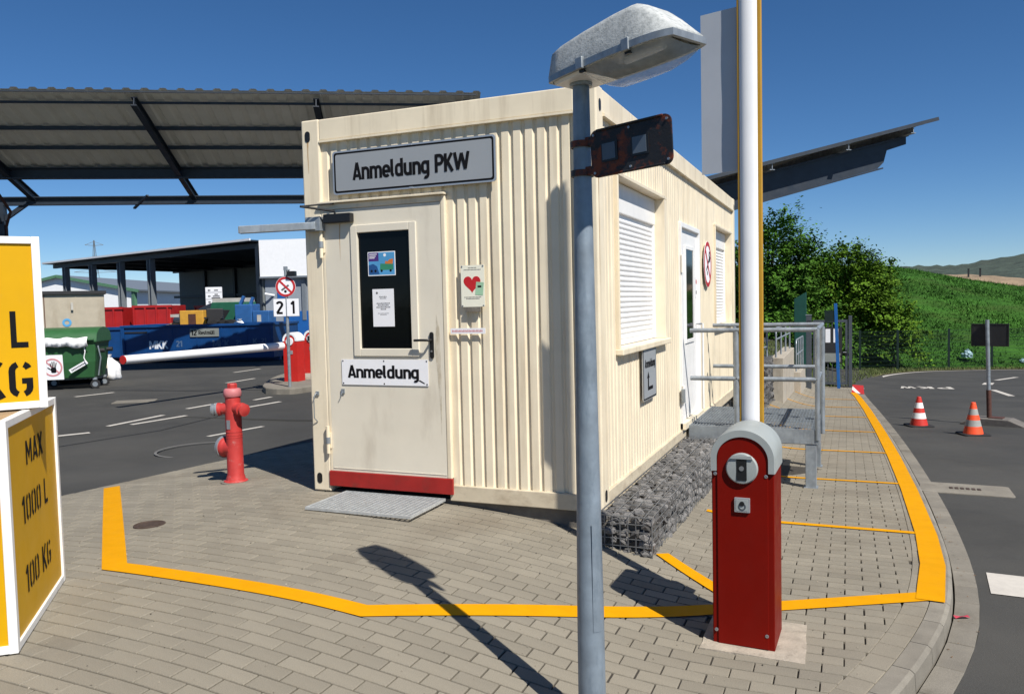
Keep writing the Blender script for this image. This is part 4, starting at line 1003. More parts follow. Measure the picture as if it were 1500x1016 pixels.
# ------------------------------------------------------------ hydrant
hyd = thing('fire_hydrant', 'red pillar fire hydrant with grey outlet caps beside the container', 'hydrant', (-1.03, .25, gz(-1.03,.25)), rad(-22)); hy = .9/.88
MB().lathe([(.105,-.02),(.105,.012),(.085,.02),(.078,.05),(.072,.07),(.070,.40),(.070,.60),(.072,.66),(.066,.70),(.066,.765)], 28).build('pillar', M_hyd, hyd, smooth=40)
MB().lathe([(.072,.762),(.077,.768),(.077,.80),(.072,.825),(.062,.835),(.03,.84)], 28).build('top_ring', M_hydp, hyd, smooth=40)
MB().lathe([(.044,.838),(.044,.872),(.038,.880),(.001,.880)], 8).build('spindle_cap', M_hyd, hyd, smooth=30)
for a, ln in ((rad(225), .15), (rad(10), .13)):
    d = Vector((cos(a), sin(a), -.10)).normalized(); p = Vector((0,0,.665)); Mx = frame(p, d.orthogonal(), d.cross(d.orthogonal()), d)
    MB(Mx).lathe([(.055,0),(.052,.07),(.05,ln-.045),(.056,ln-.04),(.058,ln-.02)], 22).build('outlet', M_hyd, hyd, smooth=40)
    MB(Mx).lathe([(.060,ln-.02),(.060,ln-.005),(.048,ln-.002),(.048,ln+.018),(.055,ln+.02),(.055,ln+.034),(.03,ln+.04),(.012,ln+.044),(.001,ln+.044)], 22).build('outlet_cap', M_galv if a > 2 else M_hyd, hyd, smooth=35)
d = Vector((-1, -.25, .03)).normalized(); Mx = frame((0,0,.30), d.orthogonal(), d.cross(d.orthogonal()), d)
MB(Mx).lathe([(.075,0),(.075,.06),(.082,.085),(.090,.095),(.090,.125)], 26).build('large_outlet', M_hyd, hyd, smooth=40)
MB(Mx).lathe([(.098,.120),(.098,.150),(.090,.158),(.001,.160)], 26).build('large_cap', M_galv, hyd, smooth=35)
MB(Matrix.Rotation(rad(-65), 4, 'Z')).box(.069, .0725, -.018, .018, .48, .56).build('data_plate', M_galv, hyd)
for z in (.40,.42,.45): MB().ring(0, 0, .066, .0725, z, z+.006, 28).build('cast_ring', M_hyd, hyd)
MB().lathe([(.13,-.005),(.13,.006),(.10,.008)], 24).build('base_collar', M_plinth, hyd)

# ------------------------------------------------------------ yellow collection boxes
def ybox(name, label, M, wd, dp_, h, fr, faces):
    t = thing(name, label, 'box', M=M, group='yellow collection boxes')
    MB().box(.012, wd-.012, .012, dp_-.012, .012, h-.012).build('panel_core', M_boxy, t)
    for x in (0, wd-fr):
        for y in (0, dp_-fr): MB().box(x, x+fr, y, y+fr, 0, h).build('frame_post', M_boxw, t, bevel=.003)
    for z in (0, h-fr):
        for y in (0, dp_-fr): MB().box(fr, wd-fr, y+.001, y+fr-.001, z+.001, z+fr-.001).build('frame_rail', M_boxw, t, bevel=.003)
        for x in (0, wd-fr): MB().box(x+.001, x+fr-.001, fr, dp_-fr, z+.001, z+fr-.001).build('frame_rail', M_boxw, t, bevel=.003)
    MB().box(fr, wd-fr, fr, dp_-fr, h-.012, h-.004).build('lid_board', M_wood, t)
    for F, txts in faces:
        for s_, u, v, hh_, ww in txts:
            text(s_, M_letter, t, F @ Matrix.Translation((u, v, .0)), hh_, ww, .001, .012, 'stencil_lettering', stencil=True, sw=.15)
A = Vector((.64,-3.01,.0)); ud = Vector((-.66,.75,0)).normalized(); vd = Vector((ud.y*-1, ud.x, 0))   # ud: along the right face
xd = -vd if False else Vector((.75,.66,0)).normalized()
BM = frame(A-xd*1.03, xd, ud, (0,0,1))
rf = frame((1.03-.0115, 0, 0), (0,1,0), (0,0,1), (1,0,0)); ff = frame((0, .0115, 0), (1,0,0), (0,0,1), (0,-1,0))
ybox('collection_box', 'lower yellow box with white edges stencilled 1000 L and 100 KG', BM, 1.03, 1.03, 1.03, .038,
     [(rf, [('MAX', .53, .83, .115, .34), ('1000 L', .50, .575, .13, .52), ('100 KG', .50, .25, .13, .52)]), (ff, [('MAX', .5, .83, .115, .34), ('1000 L', .5, .575, .13, .52), ('100 KG', .5, .25, .13, .52)])])
a2 = rad(55); x2 = Vector((cos(a2), sin(a2), 0)); y2 = Vector((-sin(a2), cos(a2), 0))
c2 = Vector((.40,-2.62,1.034))
ybox('collection_box', 'upper yellow box with white edges stacked on the other one', frame(c2-x2*.9, x2, y2, (0,0,1)), .9, .6, .83, .036,
     [(frame((0, .0115, 0), (1,0,0), (0,0,1), (0,-1,0)), [('500 L', .615, .385, .175, .44), ('50 KG', .585, .145, .175, .52)])])

# ------------------------------------------------------------ left canopy
aa = rad(29.7); ca = Vector((cos(aa), sin(aa), 0)); cb = Vector((-sin(aa), cos(aa), 0)); KS = 1.222; F0 = CAM+(Vector((-10.55, 5.08, 5.69))-CAM)*KS; SL = .30
can = thing('canopy_roof', 'large dark steel canopy with corrugated sheet roof behind the container', 'canopy', F0+(cb*4.2+ca*5)*KS-Vector((0,0,F0.z+.24)))
CO = Matrix.Translation(-can.location)
P = lambda a_, d, dz=0: F0+(ca*a_+cb*d+Vector((0,0,-SL*d+dz)))*KS
A0, A1, DB = -6., 8.9, 3.15
def sheet(z, name, mt, d0, d1, a0, a1):
    pitch = .333; prof = []; a_ = a0; k = 0; seq = [(.16,0),(.035,1),(.10,1),(.038,0)]; zz = 0
    prof.append((a_, 0))
    while a_ < a1: ln, t_ = seq[k % 4]; a_ += ln; prof.append((a_, .036 if t_ else 0)); k += 1
    b = MB(CO); b.strip([[P(p[0], d0, p[1]+z) for p in prof], [P(p[0], d1, p[1]+z) for p in prof]]); return b.build(name, mt, can)
na = 3
for i in range(na):
    a0 = A0+i*15*.333; sheet(0, 'roof_sheet', M_sheet, 0, DB+.2, a0, a0+15*.333-.002)
MB(CO).beam(P(A0,.02,-.03), P(A1,.02,-.03), .03, .03).build('edge_trim', M_sheetd, can)
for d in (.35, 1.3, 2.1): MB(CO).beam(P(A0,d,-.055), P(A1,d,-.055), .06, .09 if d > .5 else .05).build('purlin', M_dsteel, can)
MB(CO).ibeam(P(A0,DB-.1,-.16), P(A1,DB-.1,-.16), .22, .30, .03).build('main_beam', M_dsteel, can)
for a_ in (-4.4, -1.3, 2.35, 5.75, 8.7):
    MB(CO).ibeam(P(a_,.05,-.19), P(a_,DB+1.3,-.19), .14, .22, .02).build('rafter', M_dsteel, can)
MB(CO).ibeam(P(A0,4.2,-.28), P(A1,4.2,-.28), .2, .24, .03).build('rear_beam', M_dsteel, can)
for a_ in (-2.05, 8.3):
    p = P(a_, 4.2, -.38); MB(CO).beam(p, (p.x, p.y, -.3), .22, .22, ca).build('column', M_dsteel, can)
    q = P(a_, 3.0, -.22); MB(CO).beam((p.x, p.y, p.z-.55), q, .10, .12).build('knee_brace', M_dsteel, can)
    q = P(a_+.6, 4.2, -.32); MB(CO).beam((p.x, p.y, p.z-.45), q, .10, .12).build('knee_brace', M_dsteel, can)
    MB(CO).tube([P(a_+.3,DB,-.3), P(a_+.3,4.0,-.6), (p.x+.13, p.y+.04, p.z-.6), (p.x+.13, p.y+.04, -.2)], .04, 8).build('drain_pipe', M_brown, can)
for a_ in (.9, 5.0):
    MB(CO).beam(P(a_,4.35,-.40), P(a_+.5,3.75,-.36), .07, .05).build('tie_bar', M_dsteel, can)
# right canopy end
cq = Vector((-.568,.823,0)); cr = Vector((.823,.568,0)); G0 = Vector((4.96,10.37,4.205)); S2 = .245
rc = thing('canopy_roof', 'end of a second dark canopy rising to the right above the trees', 'canopy', G0-cr*5.5-Vector((0,0,4.9))+cq*.5); RC = Matrix.Translation(-rc.location)
Q = lambda l, d, dz=0: G0-cr*l+cq*d+Vector((0,0,-S2*l+dz))
pr_ = []; d = -.35; k = 0
while d < 5.4: pr_.append((d, .04 if (k//2) % 2 else 0)); d += (.035 if k % 2 == 0 else .13); k += 1
MB(RC).strip([[Q(-.35, q[0], q[1]+.13) for q in pr_], [Q(6.2, q[0], q[1]+.13) for q in pr_]]).build('roof_sheet', M_sheetd, rc)
MB(RC).beam(Q(-.35,-.36,.15), Q(6.2,-.36,.15), .02, .06).build('edge_trim', M_sheetd, rc)
b = MB(RC)
b.add([Q(.0,-.01,-.02)+cq*s_ for s_ in (0,)]+[], [])
zt = [(0,.0,-.16),(.42,0.0,-.24),(.46,0.0,-.40),(6.2,0,-.46)]
rows = [[Q(l,-.005,-.0) for l in (0,.42,.43,6.2)], [Q(0,-.005,-.13), Q(.42,-.005,-.17), Q(.52,-.005,-.44), Q(6.2,-.005,-.50)]]
web = MB(RC)
for s_ in (0, .03):
    o_ = cq*s_; pts = [Q(0,0,.0)+o_, Q(6.2,0,.0)+o_, Q(6.2,0,-.48)+o_, Q(.56,0,-.42)+o_, Q(.44,0,-.34)+o_, Q(.38,0,-.15)+o_, Q(0,0,-.13)+o_]
    k0 = len(web.v); web.add(pts, [tuple(range(7)) if s_ == 0 else tuple(range(7))[::-1]])
web.f += [(i, (i+1) % 7, 7+(i+1) % 7, 7+i) for i in range(7)]
web.build('rafter_web', M_dsteel, rc)
MB(RC).beam(Q(.5,.01,-.435), Q(6.2,.01,-.49), .16, .025).build('rafter_flange', M_dsteel, rc)
MB(RC).beam(Q(0,.01,.005), Q(6.2,.01,.005), .16, .025).build('rafter_flange', M_dsteel, rc)
for l in (.12, 1.35, 2.75, 4.2): MB(RC).ibeam(Q(l,-.34,.075), Q(l,5.3,.075), .09, .12, .012).build('purlin', M_galv, rc)
pp = Q(4.9,.3,-.4); MB(RC).beam(pp, (pp.x, pp.y, -.6), .24, .24, cr).build('column', M_dsteel, rc)

# ------------------------------------------------------------ open hall
R0 = Vector((-26.3,31.05,0)); hd_ = Vector((-.969,.247,0)); hn = Vector((.247,.969,0))
hall = thing('storage_hall', 'open storage hall with grey columns and white roof edge across the yard', 'hall', R0+hd_*12); HO = Matrix.Translation(-hall.location)
def hp_(t, d, z): return R0+hd_*t+hn*d+Vector((0,0,z))
MB(HO).add([hp_(-.0,-.6,5.22), hp_(25.5,-.6,5.12), hp_(25.5,9.8,5.02), hp_(0,9.8,5.1), hp_(0,-.6,5.30), hp_(25.5,-.6,5.20), hp_(25.5,9.8,5.08), hp_(0,9.8,5.18)],
           [(0,3,2,1),(4,5,6,7),(0,1,5,4),(1,2,6,5),(2,3,7,6),(3,0,4,7)]).build('roof', M_dsteel, hall)
MB(HO).beam(hp_(0,-.62,5.31), hp_(25.5,-.62,5.21), .06, .12).build('roof_edge', M_hall, hall)
MB(HO).beam(hp_(0,0,5.0), hp_(25,0,4.95), .2, .28).build('eaves_beam', M_dsteel, hall)
MB(HO).beam(hp_(0,9.5,4.85), hp_(25,9.5,4.8), .2, .4).build('rear_eaves_beam', M_dsteel, hall)
for t_ in (11.5, 15.3, 19.2, 23.2):
    MB(HO).ibeam(hp_(t_,0,-.3), hp_(t_,0,4.8), .36, .42, .05, hd_).build('column', M_colgrey, hall)
    MB(HO).beam(hp_(t_,0,4.85), hp_(t_,9.5,4.75), .15, .25).build('rafter', M_dsteel, hall)
    for z in (.75, 1.05): MB(HO).box(*(sum(((c-.23, c+.23) for c in hp_(t_,0,0)[:2]), ())), z, z+.14).build('impact_band', M_hall, hall)
MB(HO).beam(hp_(.1,0,-.3), hp_(.1,0,5.0), .3, .3, hd_).build('corner_column', M_dsteel, hall)
for i in range(6):
    t0 = .2+i*4.05; MB(HO).add([hp_(t0,9.6,-.3), hp_(t0+3.95,9.6,-.3), hp_(t0+3.95,9.6,4.8), hp_(t0,9.6,4.8), hp_(t0,9.75,-.3), hp_(t0+3.95,9.75,-.3), hp_(t0+3.95,9.75,4.8), hp_(t0,9.75,4.8)], [(0,3,2,1),(4,5,6,7),(0,1,5,4),(1,2,6,5),(2,3,7,6),(3,0,4,7)]).build('rear_wall_panel', M_hallin, hall)
    MB(HO).beam(hp_(t0,9.5,-.3), hp_(t0,9.5,4.8), .25, .25, hd_).build('rear_column', M_dsteel, hall)
MB(HO).beam(hp_(0,9.5,2.6), hp_(25,9.5,2.6), .15, .2).build('rear_girt', M_dsteel, hall)
MB(HO).add([hp_(0,0,-.3), hp_(0,9.7,-.3), hp_(0,9.7,5), hp_(0,0,5), hp_(-.12,0,-.3), hp_(-.12,9.7,-.3), hp_(-.12,9.7,5), hp_(-.12,0,5)], [(0,3,2,1),(4,5,6,7),(0,1,5,4),(1,2,6,5),(2,3,7,6),(3,0,4,7)]).build('side_wall', M_hallin, hall)
# annex with white cladding and blue doors
ann = thing('workshop_building', 'grey workshop with blue doors under a white clad upper storey', 'building', R0-hd_*4); AO = Matrix.Translation(-ann.location)
def hbox(M, t0, t1, d0, d1, z0, z1, name, mt, parent):
    vs = [hp_(t, d, z) for z in (z0, z1) for (t, d) in ((t0,d0),(t1,d0),(t1,d1),(t0,d1))]
    return MB(M).add(vs, [(0,3,2,1),(4,5,6,7),(0,1,5,4),(1,2,6,5),(2,3,7,6),(3,0,4,7)]).build(name, mt, parent)
ae = Vector((.955,.297,0)); ao_ = R0+Vector((.15,-.25,0))
def ap(u, d, z): return ao_+ae*u+hn*d+Vector((0,0,z))
def abox(u0, u1, d0, d1, z0, z1, name, mt, parent):
    vs = [ap(u, d, z) for z in (z0, z1) for (u, d) in ((u0,d0),(u1,d0),(u1,d1),(u0,d1))]
    return MB(AO).add(vs, [(0,3,2,1),(4,5,6,7),(0,1,5,4),(1,2,6,5),(2,3,7,6),(3,0,4,7)]).build(name, mt, parent)
abox(0, 9, .3, 7, -.3, 3.2, 'wall', M_hallg, ann)
for k in range(6): abox(k*1.5, k*1.5+1.49, .0, 7, 3.2, 5.28, 'white_cladding', M_hall, ann)
MB(AO).beam(ap(0,-.03,3.2), ap(9,-.03,3.2), .08, .1).build('eaves_trim', M_colgrey, ann)
abox(.75, 1.2, .24, .31, 1.5, 2.8, 'window', M_hallb, ann)
dd = abox(1.1, 2.5, .22, .31, -.25, 1.3, 'door', M_hallb, ann); abox(1.3, 1.35, .17, .22, .5, .6, 'handle', M_alu, dd)
abox(3.0, 3.7, .22, .31, 1.0, 2.9, 'window', M_hallb, ann); abox(2.2, 2.4, .18, .31, .8, 3.1, 'downpipe', M_colgrey, ann)
abox(4.6, 6.2, .22, .31, -.25, 2.3, 'door', M_hallb, ann)
MB(AO).tube([ap(.5,.3,2.2), ap(.5,0,2.25), ap(.4,-.2,2.3)], .06, 8).build('lamp_arm', M_hall, ann)
# white warehouse far left
wh = thing('warehouse', 'white gabled warehouse with grey roof far behind the open hall', 'building', (-67,55,-.3)); WO = Matrix.Translation(-wh.location)
gx = Vector((.97,.22,0)); gy = Vector((-.42,.907,0)); g0 = Vector((-77.5,50.6,0))
gp = lambda a_, d, z: g0+gx*a_+gy*d+Vector((0,0,z))
b = MB(WO).add([gp(0,0,-.3), gp(16.7,0,-.3), gp(16.7,0,3.75), gp(8.2,0,5.15), gp(0,0,3.75), gp(0,40,-.3), gp(16.7,40,-.3), gp(16.7,40,3.75), gp(8.2,40,5.15), gp(0,40,3.75)],
               [(0,1,2,3,4),(9,8,7,6,5),(1,6,7,2),(0,4,9,5)]); b.build('wall', M_hall, wh)
for s_ in (0, 1):
    e0 = gp(17.3,-.3,3.5) if s_ else gp(-.6,-.3,3.5); e1 = gp(17.3,40,3.5) if s_ else gp(-.6,40,3.5)
    r0 = gp(8.2,-.3,5.2); r1 = gp(8.2,40,5.2); u_ = Vector((0,0,.15))
    MB(WO).add([e0,e1,r1,r0,e0+u_,e1+u_,r1+u_,r0+u_], [(0,1,2,3),(4,7,6,5),(0,4,5,1),(0,3,7,4),(3,2,6,7),(1,5,6,2)]).build('roof', M_roofg, wh)
    MB(WO).beam(e0-gy*.05, r0-gy*.05, .12, .28).build('verge_trim', M_greenf, wh)
MB(WO).box(gp(16.7,0,0).x-.15, gp(16.7,0,0).x+.2, gp(16.7,0,0).y-.25, gp(16.7,0,0).y+.1, -.3, 3.6).build('corner_trim', M_greenf, wh)
dg = MB(WO).add([gp(9.2,-.06,-.3), gp(13.2,-.06,-.3), gp(13.2,-.06,2.3), gp(9.2,-.06,2.3), gp(9.2,.02,-.3), gp(13.2,.02,-.3), gp(13.2,.02,2.3), gp(9.2,.02,2.3)], [(0,1,2,3),(0,3,7,4),(1,5,6,2),(3,2,6,7)]).build('roller_door', M_roofg, wh)
MB(WO).beam(gp(9.2,-.1,1.3), gp(13.2,-.1,1.3), .06, .1).build('door_rail', M_colgrey, dg); MB(WO).beam(gp(11.3,-.1,-.3), gp(11.3,-.1,2.3), .06, .1, gx).build('door_post', M_colgrey, dg)
# power pylon
py = thing('power_pylon', 'thin lattice power pylon on the horizon above the hall roof', 'pylon', (-513,432,-5)); b = MB()
for k in range(6):
    z0, z1 = k*10., (k+1)*10.; w0, w1 = 3.4*(1-k/6.3), 3.4*(1-(k+1)/6.3)
    for sx in (-1,1):
        for sy in (-1,1): b.beam((sx*w0,sy*w0,z0), (sx*w1,sy*w1,z1), .3, .3, (1,0,0))
        b.beam((sx*w0,-w0*sx,z0), (-sx*w1,-w1*sx,z1), .2, .2, (0,1,0))
b.build('mast', M_colgrey, py)
cl_ = Vector((.78,.62,0))
for z, wd in ((26,24),(36,16),(56,7)):
    b = MB(); 
    for sg in (-1,1):
        b.beam(Vector((0,0,z)), cl_*wd*sg*.9+Vector((0,0,z+.5)), .35, .35); b.beam(Vector((0,0,z+3)), cl_*wd*sg*.9+Vector((0,0,z+.5)), .25, .25)
    b.build('cross_arm', M_colgrey, py)

# ------------------------------------------------------------ yard: skip, containers, waste
sk = thing('waste_skip', 'long blue open skip with white MKK lettering across the yard', 'skip', (-18.44,14.53,-.24), math.atan2(16.08-14.53, 5.02)); SKL = 5.25
b = MB()
MB().box(0, SKL, 0, .06, .12, 1.24).build('front_wall', M_skip, sk)
MB().box(0, SKL, 2.2, 2.26, .12, 1.24).build('rear_wall', M_skip, sk)
MB().box(0, .06, .06, 2.2, .12, 1.24).build('end_wall', M_skip, sk); MB().box(SKL-.06, SKL, .06, 2.2, .12, 1.24).build('end_wall', M_skip, sk)
MB().box(.05, SKL-.05, .05, 2.2, .12, .18).build('skip_floor', M_skip, sk)
for (x0, x1, y0, y1) in ((-.04,SKL+.04,-.05,.08),(-.04,SKL+.04,2.18,2.31),(-.04,.08,.08,2.18),(SKL-.08,SKL+.04,.08,2.18)): MB().box(x0, x1, y0, y1, 1.18, 1.26).build('top_rail', M_skip, sk, bevel=.01)
for i in range(7): MB().box(.02+i*.86, .10+i*.86, -.045, -.002, .12, 1.18).build('stiffener', M_skip, sk, bevel=.008) if i in (0, 6) else MB().box(.02+i*.86, .06+i*.86, -.012, -.002, .12, 1.18).build('stiffener', M_skip, sk)
for y in (.5, 1.7): MB().box(.0, SKL, y, y+.15, 0, .12).build('skid', M_skip, sk)
MB().box(.1, .9, -.02, -.003, 1.0, 1.05).build('hinge_strip', M_wdark, sk)
SF = lambda x, z: frame((x, -.004, z), (1,0,0), (0,0,1), (0,-1,0))
text('MKK', M_skipwr, sk, SF(1.28, .60), .27, .66, .002, .03); text('21', M_skipwr2, sk, SF(2.0, .62), .2, .22, .002, .0)
text('MKK', M_skipwr2, sk, SF(3.45, .60), .24, .58, .002, .02); text('21', M_skipwr2, sk, SF(4.05, .62), .17, .2, .002, .0)
text('K', M_skipwr2, sk, SF(4.62, .66), .19, .15, .002, .02); text('21', M_skipwr2, sk, SF(4.92, .68), .15, .18, .002, .0)
tp = MB(SF(2.9, .98)).prism(rrect(1.0, .27, .01), .02, .03).build('skip_plate', M_plateo, sk)
text('12', M_letter, sk, SF(2.9, .98) @ Matrix.Translation((-.36,0,.03)), .18, .2, .002, .02); text('Restmüll', M_letter, sk, SF(2.9, .98) @ Matrix.Translation((.08,-.0,.03)), .13, .56, .002, .0)
sk2 = thing('waste_skip', 'second blue skip showing its end behind the green bin', 'skip', (-19.9,15.2,-.24), .42)
MB().box(-2.4, 1.0, .2, 1.9, .12, 1.15).build('body', M_skip, sk2, bevel=.02); MB().box(-2.45, 1.05, .15, .3, 1.1, 1.2).build('top_rail', M_skip, sk2)
for x in (-2,-1.2,-.4,.4,.95): MB().box(x, x+.06, .15, .2, .12, 1.1).build('stiffener', M_skip, sk2)
for x in (-1.5,.5): MB().box(x, x+.2, .4, 1.7, 0, .12).build('skid', M_skip, sk2)
# waste standing in and behind the skip
def crate(name, label, cat, px, loc, rz, builder, group=None):
    t = thing(name, label, cat, loc, rz, group); builder(t); return t
sd_ = Vector((cos(sk.rotation_euler.z), sin(sk.rotation_euler.z), 0)); sn_ = Vector((-sd_.y, sd_.x, 0)); s0 = Vector((-18.44,14.53,-.24))
def sp(u, v, z): return s0+sd_*u+sn_*v+Vector((0,0,z))
def cab(t):
    MB().box(-.42,.42,-.3,.3,0,1.62).build('body', M_wyel, t, bevel=.02); MB().box(-.1,.16,-.32,-.3,1.02,1.5).build('door', M_brown, t); MB().box(-.8,-.4,-.2,.2,1.4,1.5).build('shelf', M_wlite, t)
crate('yellow_cabinet', 'old yellow cabinet sticking out of the blue skip', 'cabinet', 0, sp(2.1,1.0,.10), sk.rotation_euler.z, cab)
def planks(t):
    for i in range(4): MB().beam((-.7+.1*i,-.3+.2*i,.02+.05*i), (.6,-.2+.15*i,.10+.06*i), .18, .04).build('plank', M_wood, t)
crate('plank_pile', 'pale boards piled on the waste left of the yellow cabinet', 'boards', 0, sp(1.45,1.0,1.10), sk.rotation_euler.z, planks)
def gm(t):
    MB(frame((0,0,0),(1,0,0),(0,0,1),(0,-1,0))).prism([(-1.0,0),(1.0,0),(.72,1.25),(-.55,1.25)], -.5, .5).build('hopper', M_wgreen, t, bevel=.02); MB().box(-.55,.7,-.45,.45,1.25,1.4).build('cover_board', M_wlite, t); MB().box(-1.0,1.0,-.5,.5,-1.0,.0).build('base', M_wdark, t)
crate('green_hopper', 'dark green sloping hopper machine behind the skip', 'hopper', 0, sp(2.05,4.0,.75), .25, gm)
def bluem(t):
    MB().box(-.55,.1,-.4,.4,0,1.9).build('cabinet', M_wblue, t, bevel=.03); MB().box(.12,.75,-.4,.3,0,1.65).build('cabinet', M_wblue, t, bevel=.03)
    MB().beam((-.5,0,1.9),(-.35,0,2.2),.1,.1).build('handle', M_wblue, t); MB().beam((-.1,0,1.9),(.0,0,2.15),.1,.1).build('handle', M_wblue, t); MB().box(.3,.45,-.42,-.4,1.1,1.5).build('label_plate', M_wlite, t)
crate('blue_machine', 'blue metal cabinets standing behind the right half of the skip', 'machine', 0, sp(3.15,3.4,0), .3, bluem)
def tyres(t):
    for x, z in ((-.3,0),(.25,.02),(0,.02)): MB(frame((x,0,z+.3),(1,0,0),(0,0,1),(0,-1,0))).ring(0,0,.14,.27,-.09,.09,20).build('tyre', M_rubber, t)
    for x in (-.3,.25): MB(frame((x,-.05,.3),(1,0,0),(0,0,1),(0,-1,0))).ring(0,0,.10,.15,-.02,.05,16).build('rim', M_wlite, t)
crate('tyre_pile', 'pile of wheels and tyres on the waste in the skip', 'tyres', 0, sp(3.3,.6,.80), sk.rotation_euler.z, tyres)
def chair(t):
    MB().box(-.28,.28,-.25,.25,.1,.22).build('seat', M_wdark, t, bevel=.03); MB().box(-.28,.28,.2,.3,.22,.75).build('backrest', M_wdark, t, bevel=.03)
    for x in (-.25,.25): MB().box(x-.03,x+.03,-.25,.25,-.3,.1).build('leg_frame', M_wdark, t); MB().box(x-.04,x+.04,-.2,.2,.4,.46).build('armrest', M_wdark, t)
crate('discarded_chair', 'black chair thrown onto the waste in the skip', 'chair', 0, sp(2.85,.8,1.02), sk.rotation_euler.z+.3, chair)
def bag(t):
    import bmesh
    bm = bmesh.new(); bmesh.ops.create_icosphere(bm, subdivisions=3, radius=.3)
    r_ = random.Random(3)
    for v in bm.verts:
        f = 1+.16*sin(v.co.x*17+v.co.z*9)+.1*sin(v.co.y*23); v.co *= f; v.co.z *= 1.1
        if v.co.z < -.22: v.co.z = -.22
    me = bpy.data.meshes.new('sack'); bm.to_mesh(me); bm.free(); me.materials.append(M_cloth)
    for p_ in me.polygons: p_.use_smooth = True
    part('sack', me, t); MB().lathe([(.05,.28),(.03,.33),(.08,.42)], 10).build('tied_neck', M_cloth, t)
crate('waste_bag', 'pale sack lying in the skip right of the tyres', 'sack', 0, sp(3.9,.5,.98), 0, bag)
crate('waste_bag', 'white sack standing on the asphalt just right of the green bin', 'sack', 0, (-13.55,9.75,-.02), .4, bag)
def mach(t):
    MB().beam((0,0,0),(0,0,3.1),.3,.3,(1,0,0)).build('mast', M_brown, t); MB().beam((0,0,2.7),(2.6,0,2.2),.3,.3).build('jib', M_brown, t); MB().box(-.8,.8,-.6,.6,-.2,.5).build('base', M_brown, t)
crate('grab_crane', 'dark grab crane arm standing inside the open hall', 'crane', 0, R0+hd_*2.6+hn*2.5+Vector((0,0,0)), -.25, mach)
def hp(t):
    r_ = random.Random(8)
    for i in range(14): MB(Matrix.Translation((r_.uniform(-1.4,1.4), r_.uniform(-.6,.6), r_.uniform(0,1.0))) @ Matrix.Rotation(r_.uniform(0,3), 4, 'Z') @ Matrix.Rotation(r_.uniform(-.6,.6), 4, 'X')).box(-.35,.35,-.25,.25,-.2,.25).build('scrap_piece', random.choice((M_wdark, M_wdark, M_dsteel)), t)
crate('scrap_heap', 'dark heap of scrap behind the yellow cabinet', 'scrap heap', 0, sp(1.0,4.2,.75), .3, hp)
# white direction board
ib = thing('direction_board', 'white direction board with black lines on a pole behind the skip', 'sign', M=frame((-19.94,20.5,-.24), (.93,.37,0), (0,0,1), None))
MB().box(-.03,.03,0,2.0,-.06,0).build('pole', M_galv, ib); MB().prism(rrect(.68,.76,.03, cy=2.27), 0, .03).build('board', M_paper, ib)
for y in (2.43, 2.15): MB().box(-.33,.33,y,y+.012,.03,.034).build('divider', M_letter, ib)
for y, wd, x in ((2.52,.16,.1),(2.35,.14,.1),(2.28,.28,.1),(2.21,.36,.08),(2.03,.32,.08)): MB().box(x-wd/2,x+wd/2,y-.022,y+.022,.03,.034).build('print_line', M_ink, ib)
for y in (2.52, 2.28, 2.04): MB().prism([(-.25,y),(-.19,y+.05),(-.19,y+.02),(-.13,y+.02),(-.13,y-.02),(-.19,y-.02),(-.19,y-.05)], .03, .034).build('arrow', M_ink, ib)
# red skips
def redskip(label, p0, p1, z1, dp_, letters=None):
    a = Vector((p0[0],p0[1],0)); c = Vector((p1[0],p1[1],0)); L_ = (c-a).length; t = thing('waste_skip', label, 'skip', (p0[0],p0[1],-.24), math.atan2(c.y-a.y, c.x-a.x))
    MB().box(0,L_,0,dp_,.15,z1).build('body', M_skipr, t, bevel=.02); MB().box(-.05,L_+.05,-.06,.08,z1-.1,z1+.02).build('top_rail', M_skipr, t)
    for i in range(int(L_/.55)+1): MB().box(i*.55,i*.55+.08,-.06,0,.15,z1-.1).build('stiffener', M_skipr, t)
    for y in (.4,dp_-.5): MB().box(0,L_,y,y+.15,0,.15).build('skid', M_skipr, t)
    if letters: text(letters, M_skipwr, t, frame((L_*.5,-.065,z1*.6),(1,0,0),(0,0,1),(0,-1,0)), .3, L_*.6, .002, .02)
    return t
redskip('red skip nearest the beige container', (-30.6,23.5), (-29.2,24.15), 1.95, 2.2)
redskip('red skip behind the column right of the first red one', (-28.95,24.6), (-27.3,25.4), 2.0, 2.2)
redskip('dark red skip standing in the shade inside the open hall', tuple((R0+hd_*10.9+hn*2.6)[:2]), tuple((R0+hd_*6.4+hn*2.6)[:2]), 2.0, 2.2, 'RUKF')
# beige container
bc = thing('storage_container', 'beige storage container behind the green bin', 'container', (-14.35,7.30,-.24), rad(52)); BL = 2.35
MB().box(0,BL,0,2.4,.1,2.18).build('body', M_beige, bc, bevel=.02); MB().box(-.05,BL+.05,-.06,2.46,2.18,2.26).build('roof', M_wdark, bc)
MB().box(1.05,1.07,-.012,-.001,.1,2.18).build('door_gap', M_brown, bc); MB().box(1.72,1.735,-.01,-.001,.3,2.15).build('panel_seam', M_beige, bc)
for x in (.1,2.0): MB().box(x,x+.2,.2,2.2,0,.1).build('skid', M_wdark, bc)
MB().box(.5,.86,-.015,-.002,1.2,1.52).build('notice_plate', M_paper, bc); MB().box(.54,.82,-.018,-.015,1.33,1.37).build('print_line', M_ink, bc)
MB(frame((1.52,-.003,1.5),(1,0,0),(0,0,1),(0,-1,0))).ring(0,0,.05,.10,0,.006,20).build('round_mark', M_pblue, bc); MB(frame((1.62,-.003,1.27),(1,0,0),(0,0,1),(0,-1,0))).prism(circ(.05,14),0,.006).build('round_mark', M_pblue, bc)
for x in (1.92,2.16): MB().box(x,x+.11,-.015,-.002,.85,1.2).build('notice_plate', M_paper, bc)
